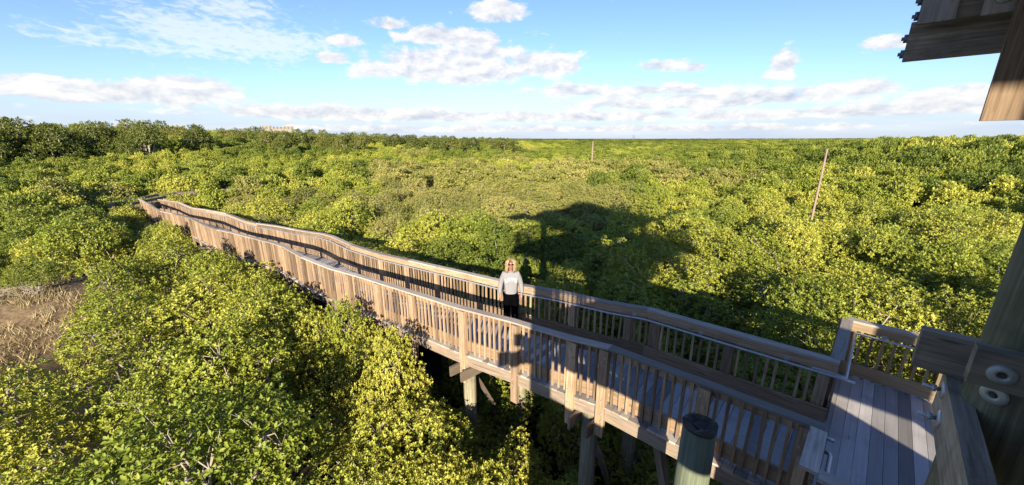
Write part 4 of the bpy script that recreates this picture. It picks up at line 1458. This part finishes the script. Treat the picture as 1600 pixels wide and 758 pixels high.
    for i in range(150):
        a = g.uniform(-2.35, 2.35) + PI / 2           # measured round the head, gap towards the face (-y)
        t0 = g.uniform(.05, 1.15)
        top = Vector((.066 * math.sin(t0) * math.cos(a), .004 + .078 * math.sin(t0) * math.sin(a), 1.585 + .088 * math.cos(t0)))
        ln = g.uniform(.16, .27); pts = []
        flare = g.uniform(.008, .045)
        for k in range(7):
            f = k / 6
            ra = .075 + flare * math.sin(min(1, f * 1.2) * 1.7)
            w = .012 * math.sin(f * 13 + i); w2 = .012 * math.cos(f * 12 + 2 * i)
            z = top.z - ln * f ** 1.25 + .012 * math.sin(PI * min(1, f * 2))
            pts.append(Vector(((ra * math.cos(a)) + w, .006 + ra * math.sin(a) * 1.05 + w2, z)).lerp(top, max(0, 1 - f * 3)))
        mb.tube(pts, [.012, .014, .015, .015, .013, .011, .005], 6)
    mb.build("hair", M_HAIR, body)
    # sunglasses
    mb = MB()
    for s in (-1, 1):
        c = Vector((.034 * s, -.094, 1.578)); ring_ = []
        b = len(mb.v)
        for k in range(14):
            t = 2 * PI * k / 14
            mb.v.append(c + Vector((.029 * math.cos(t), .004 + .012 * abs(.034 * s + .029 * math.cos(t)) / .06, .022 * math.sin(t))))
        for k in range(14):
            t = 2 * PI * k / 14
            mb.v.append(c + Vector((.027 * math.cos(t), -.006 + .012 * abs(.034 * s + .029 * math.cos(t)) / .06, .020 * math.sin(t))))
        mb.face(tuple(range(b + 14, b + 28)), [(0, 0)] * 14, .5); mb.face(tuple(range(b, b + 14)), [(0, 0)] * 14, .5)
        for k in range(14):
            j = (k + 1) % 14; mb.face((b + k, b + j, b + 14 + j, b + 14 + k), [(0, 0)] * 4, .5)
        mb.tube([Vector((.062 * s, -.085, 1.583)), Vector((.074 * s, -.02, 1.583))], .003, 5)
    mb.tube([Vector((-.01, -.098, 1.582)), Vector((.01, -.098, 1.582))], .003, 5)
    mb.build("sunglasses", M_GLASS, body)
    mb = MB()
    mb.tube([Vector((-.022, -.078, 1.508)), Vector((0, -.086, 1.505)), Vector((.022, -.078, 1.508))], [.003, .006, .003], 6)
    mb.build("lips", M_LIPS, body)
    # arched lettering across the chest, wrapped on the knit
    bvh = BVHTree.FromPolygons([v.co for v in sw.data.vertices], [p.vertices[:] for p in sw.data.polygons])
    vs, fs = [], []
    for i, ch in enumerate("LOVE"):
        cu = bpy.data.curves.new("letter", 'FONT'); cu.body = ch; cu.size = .092; cu.align_x = 'CENTER'; cu.offset = .0035; cu.resolution_u = 3
        to = bpy.data.objects.new("letter", cu); COL.objects.link(to)
        dg = bpy.context.evaluated_depsgraph_get()
        lm = bpy.data.meshes.new_from_object(to.evaluated_get(dg))
        bpy.data.objects.remove(to)
        x = (-.099, -.034, .036, .099)[i]; rot = (.22, .07, -.07, -.22)[i]; z = 1.205 - 3.0 * x * x
        b = len(vs)
        for v in lm.vertices:
            X = x + v.co.x * math.cos(rot) - v.co.y * math.sin(rot); Z = z + v.co.x * math.sin(rot) + v.co.y * math.cos(rot)
            hit = bvh.ray_cast(Vector((X, -1, Z)), Vector((0, 1, 0)))[0]
            vs.append((X, (hit.y if hit else -.1) - .004, Z))
        fs += [tuple(b + k for k in p.vertices) for p in lm.polygons]
    me = bpy.data.meshes.new("lettering"); me.from_pydata(vs, [], fs); me.materials.append(M_WHITE)
    o = bpy.data.objects.new("lettering", me); COL.objects.link(o); o.parent = body
    return body
woman = person()
tag(woman, "blonde woman in grey LOVE sweater, black trousers and dark sunglasses standing on the boardwalk", "person")
WX, WY = -0.03, 8.42
# deck height under her feet
best = min(range(1200), key=lambda i: (lambda q: math.hypot((q[0].x + q[2].x) / 2 - WX, (q[0].y + q[2].y) / 2 - WY))(pair_at(i * (len(NEAR.p) - 1.001) / 1200)))
q = pair_at(best * (len(NEAR.p) - 1.001) / 1200)
woman.location = (WX, WY, q[0].z - DECK_DROP)
woman.rotation_euler = (0, 0, math.radians(2))
woman.scale = (1.07, 1.07, 1.08)
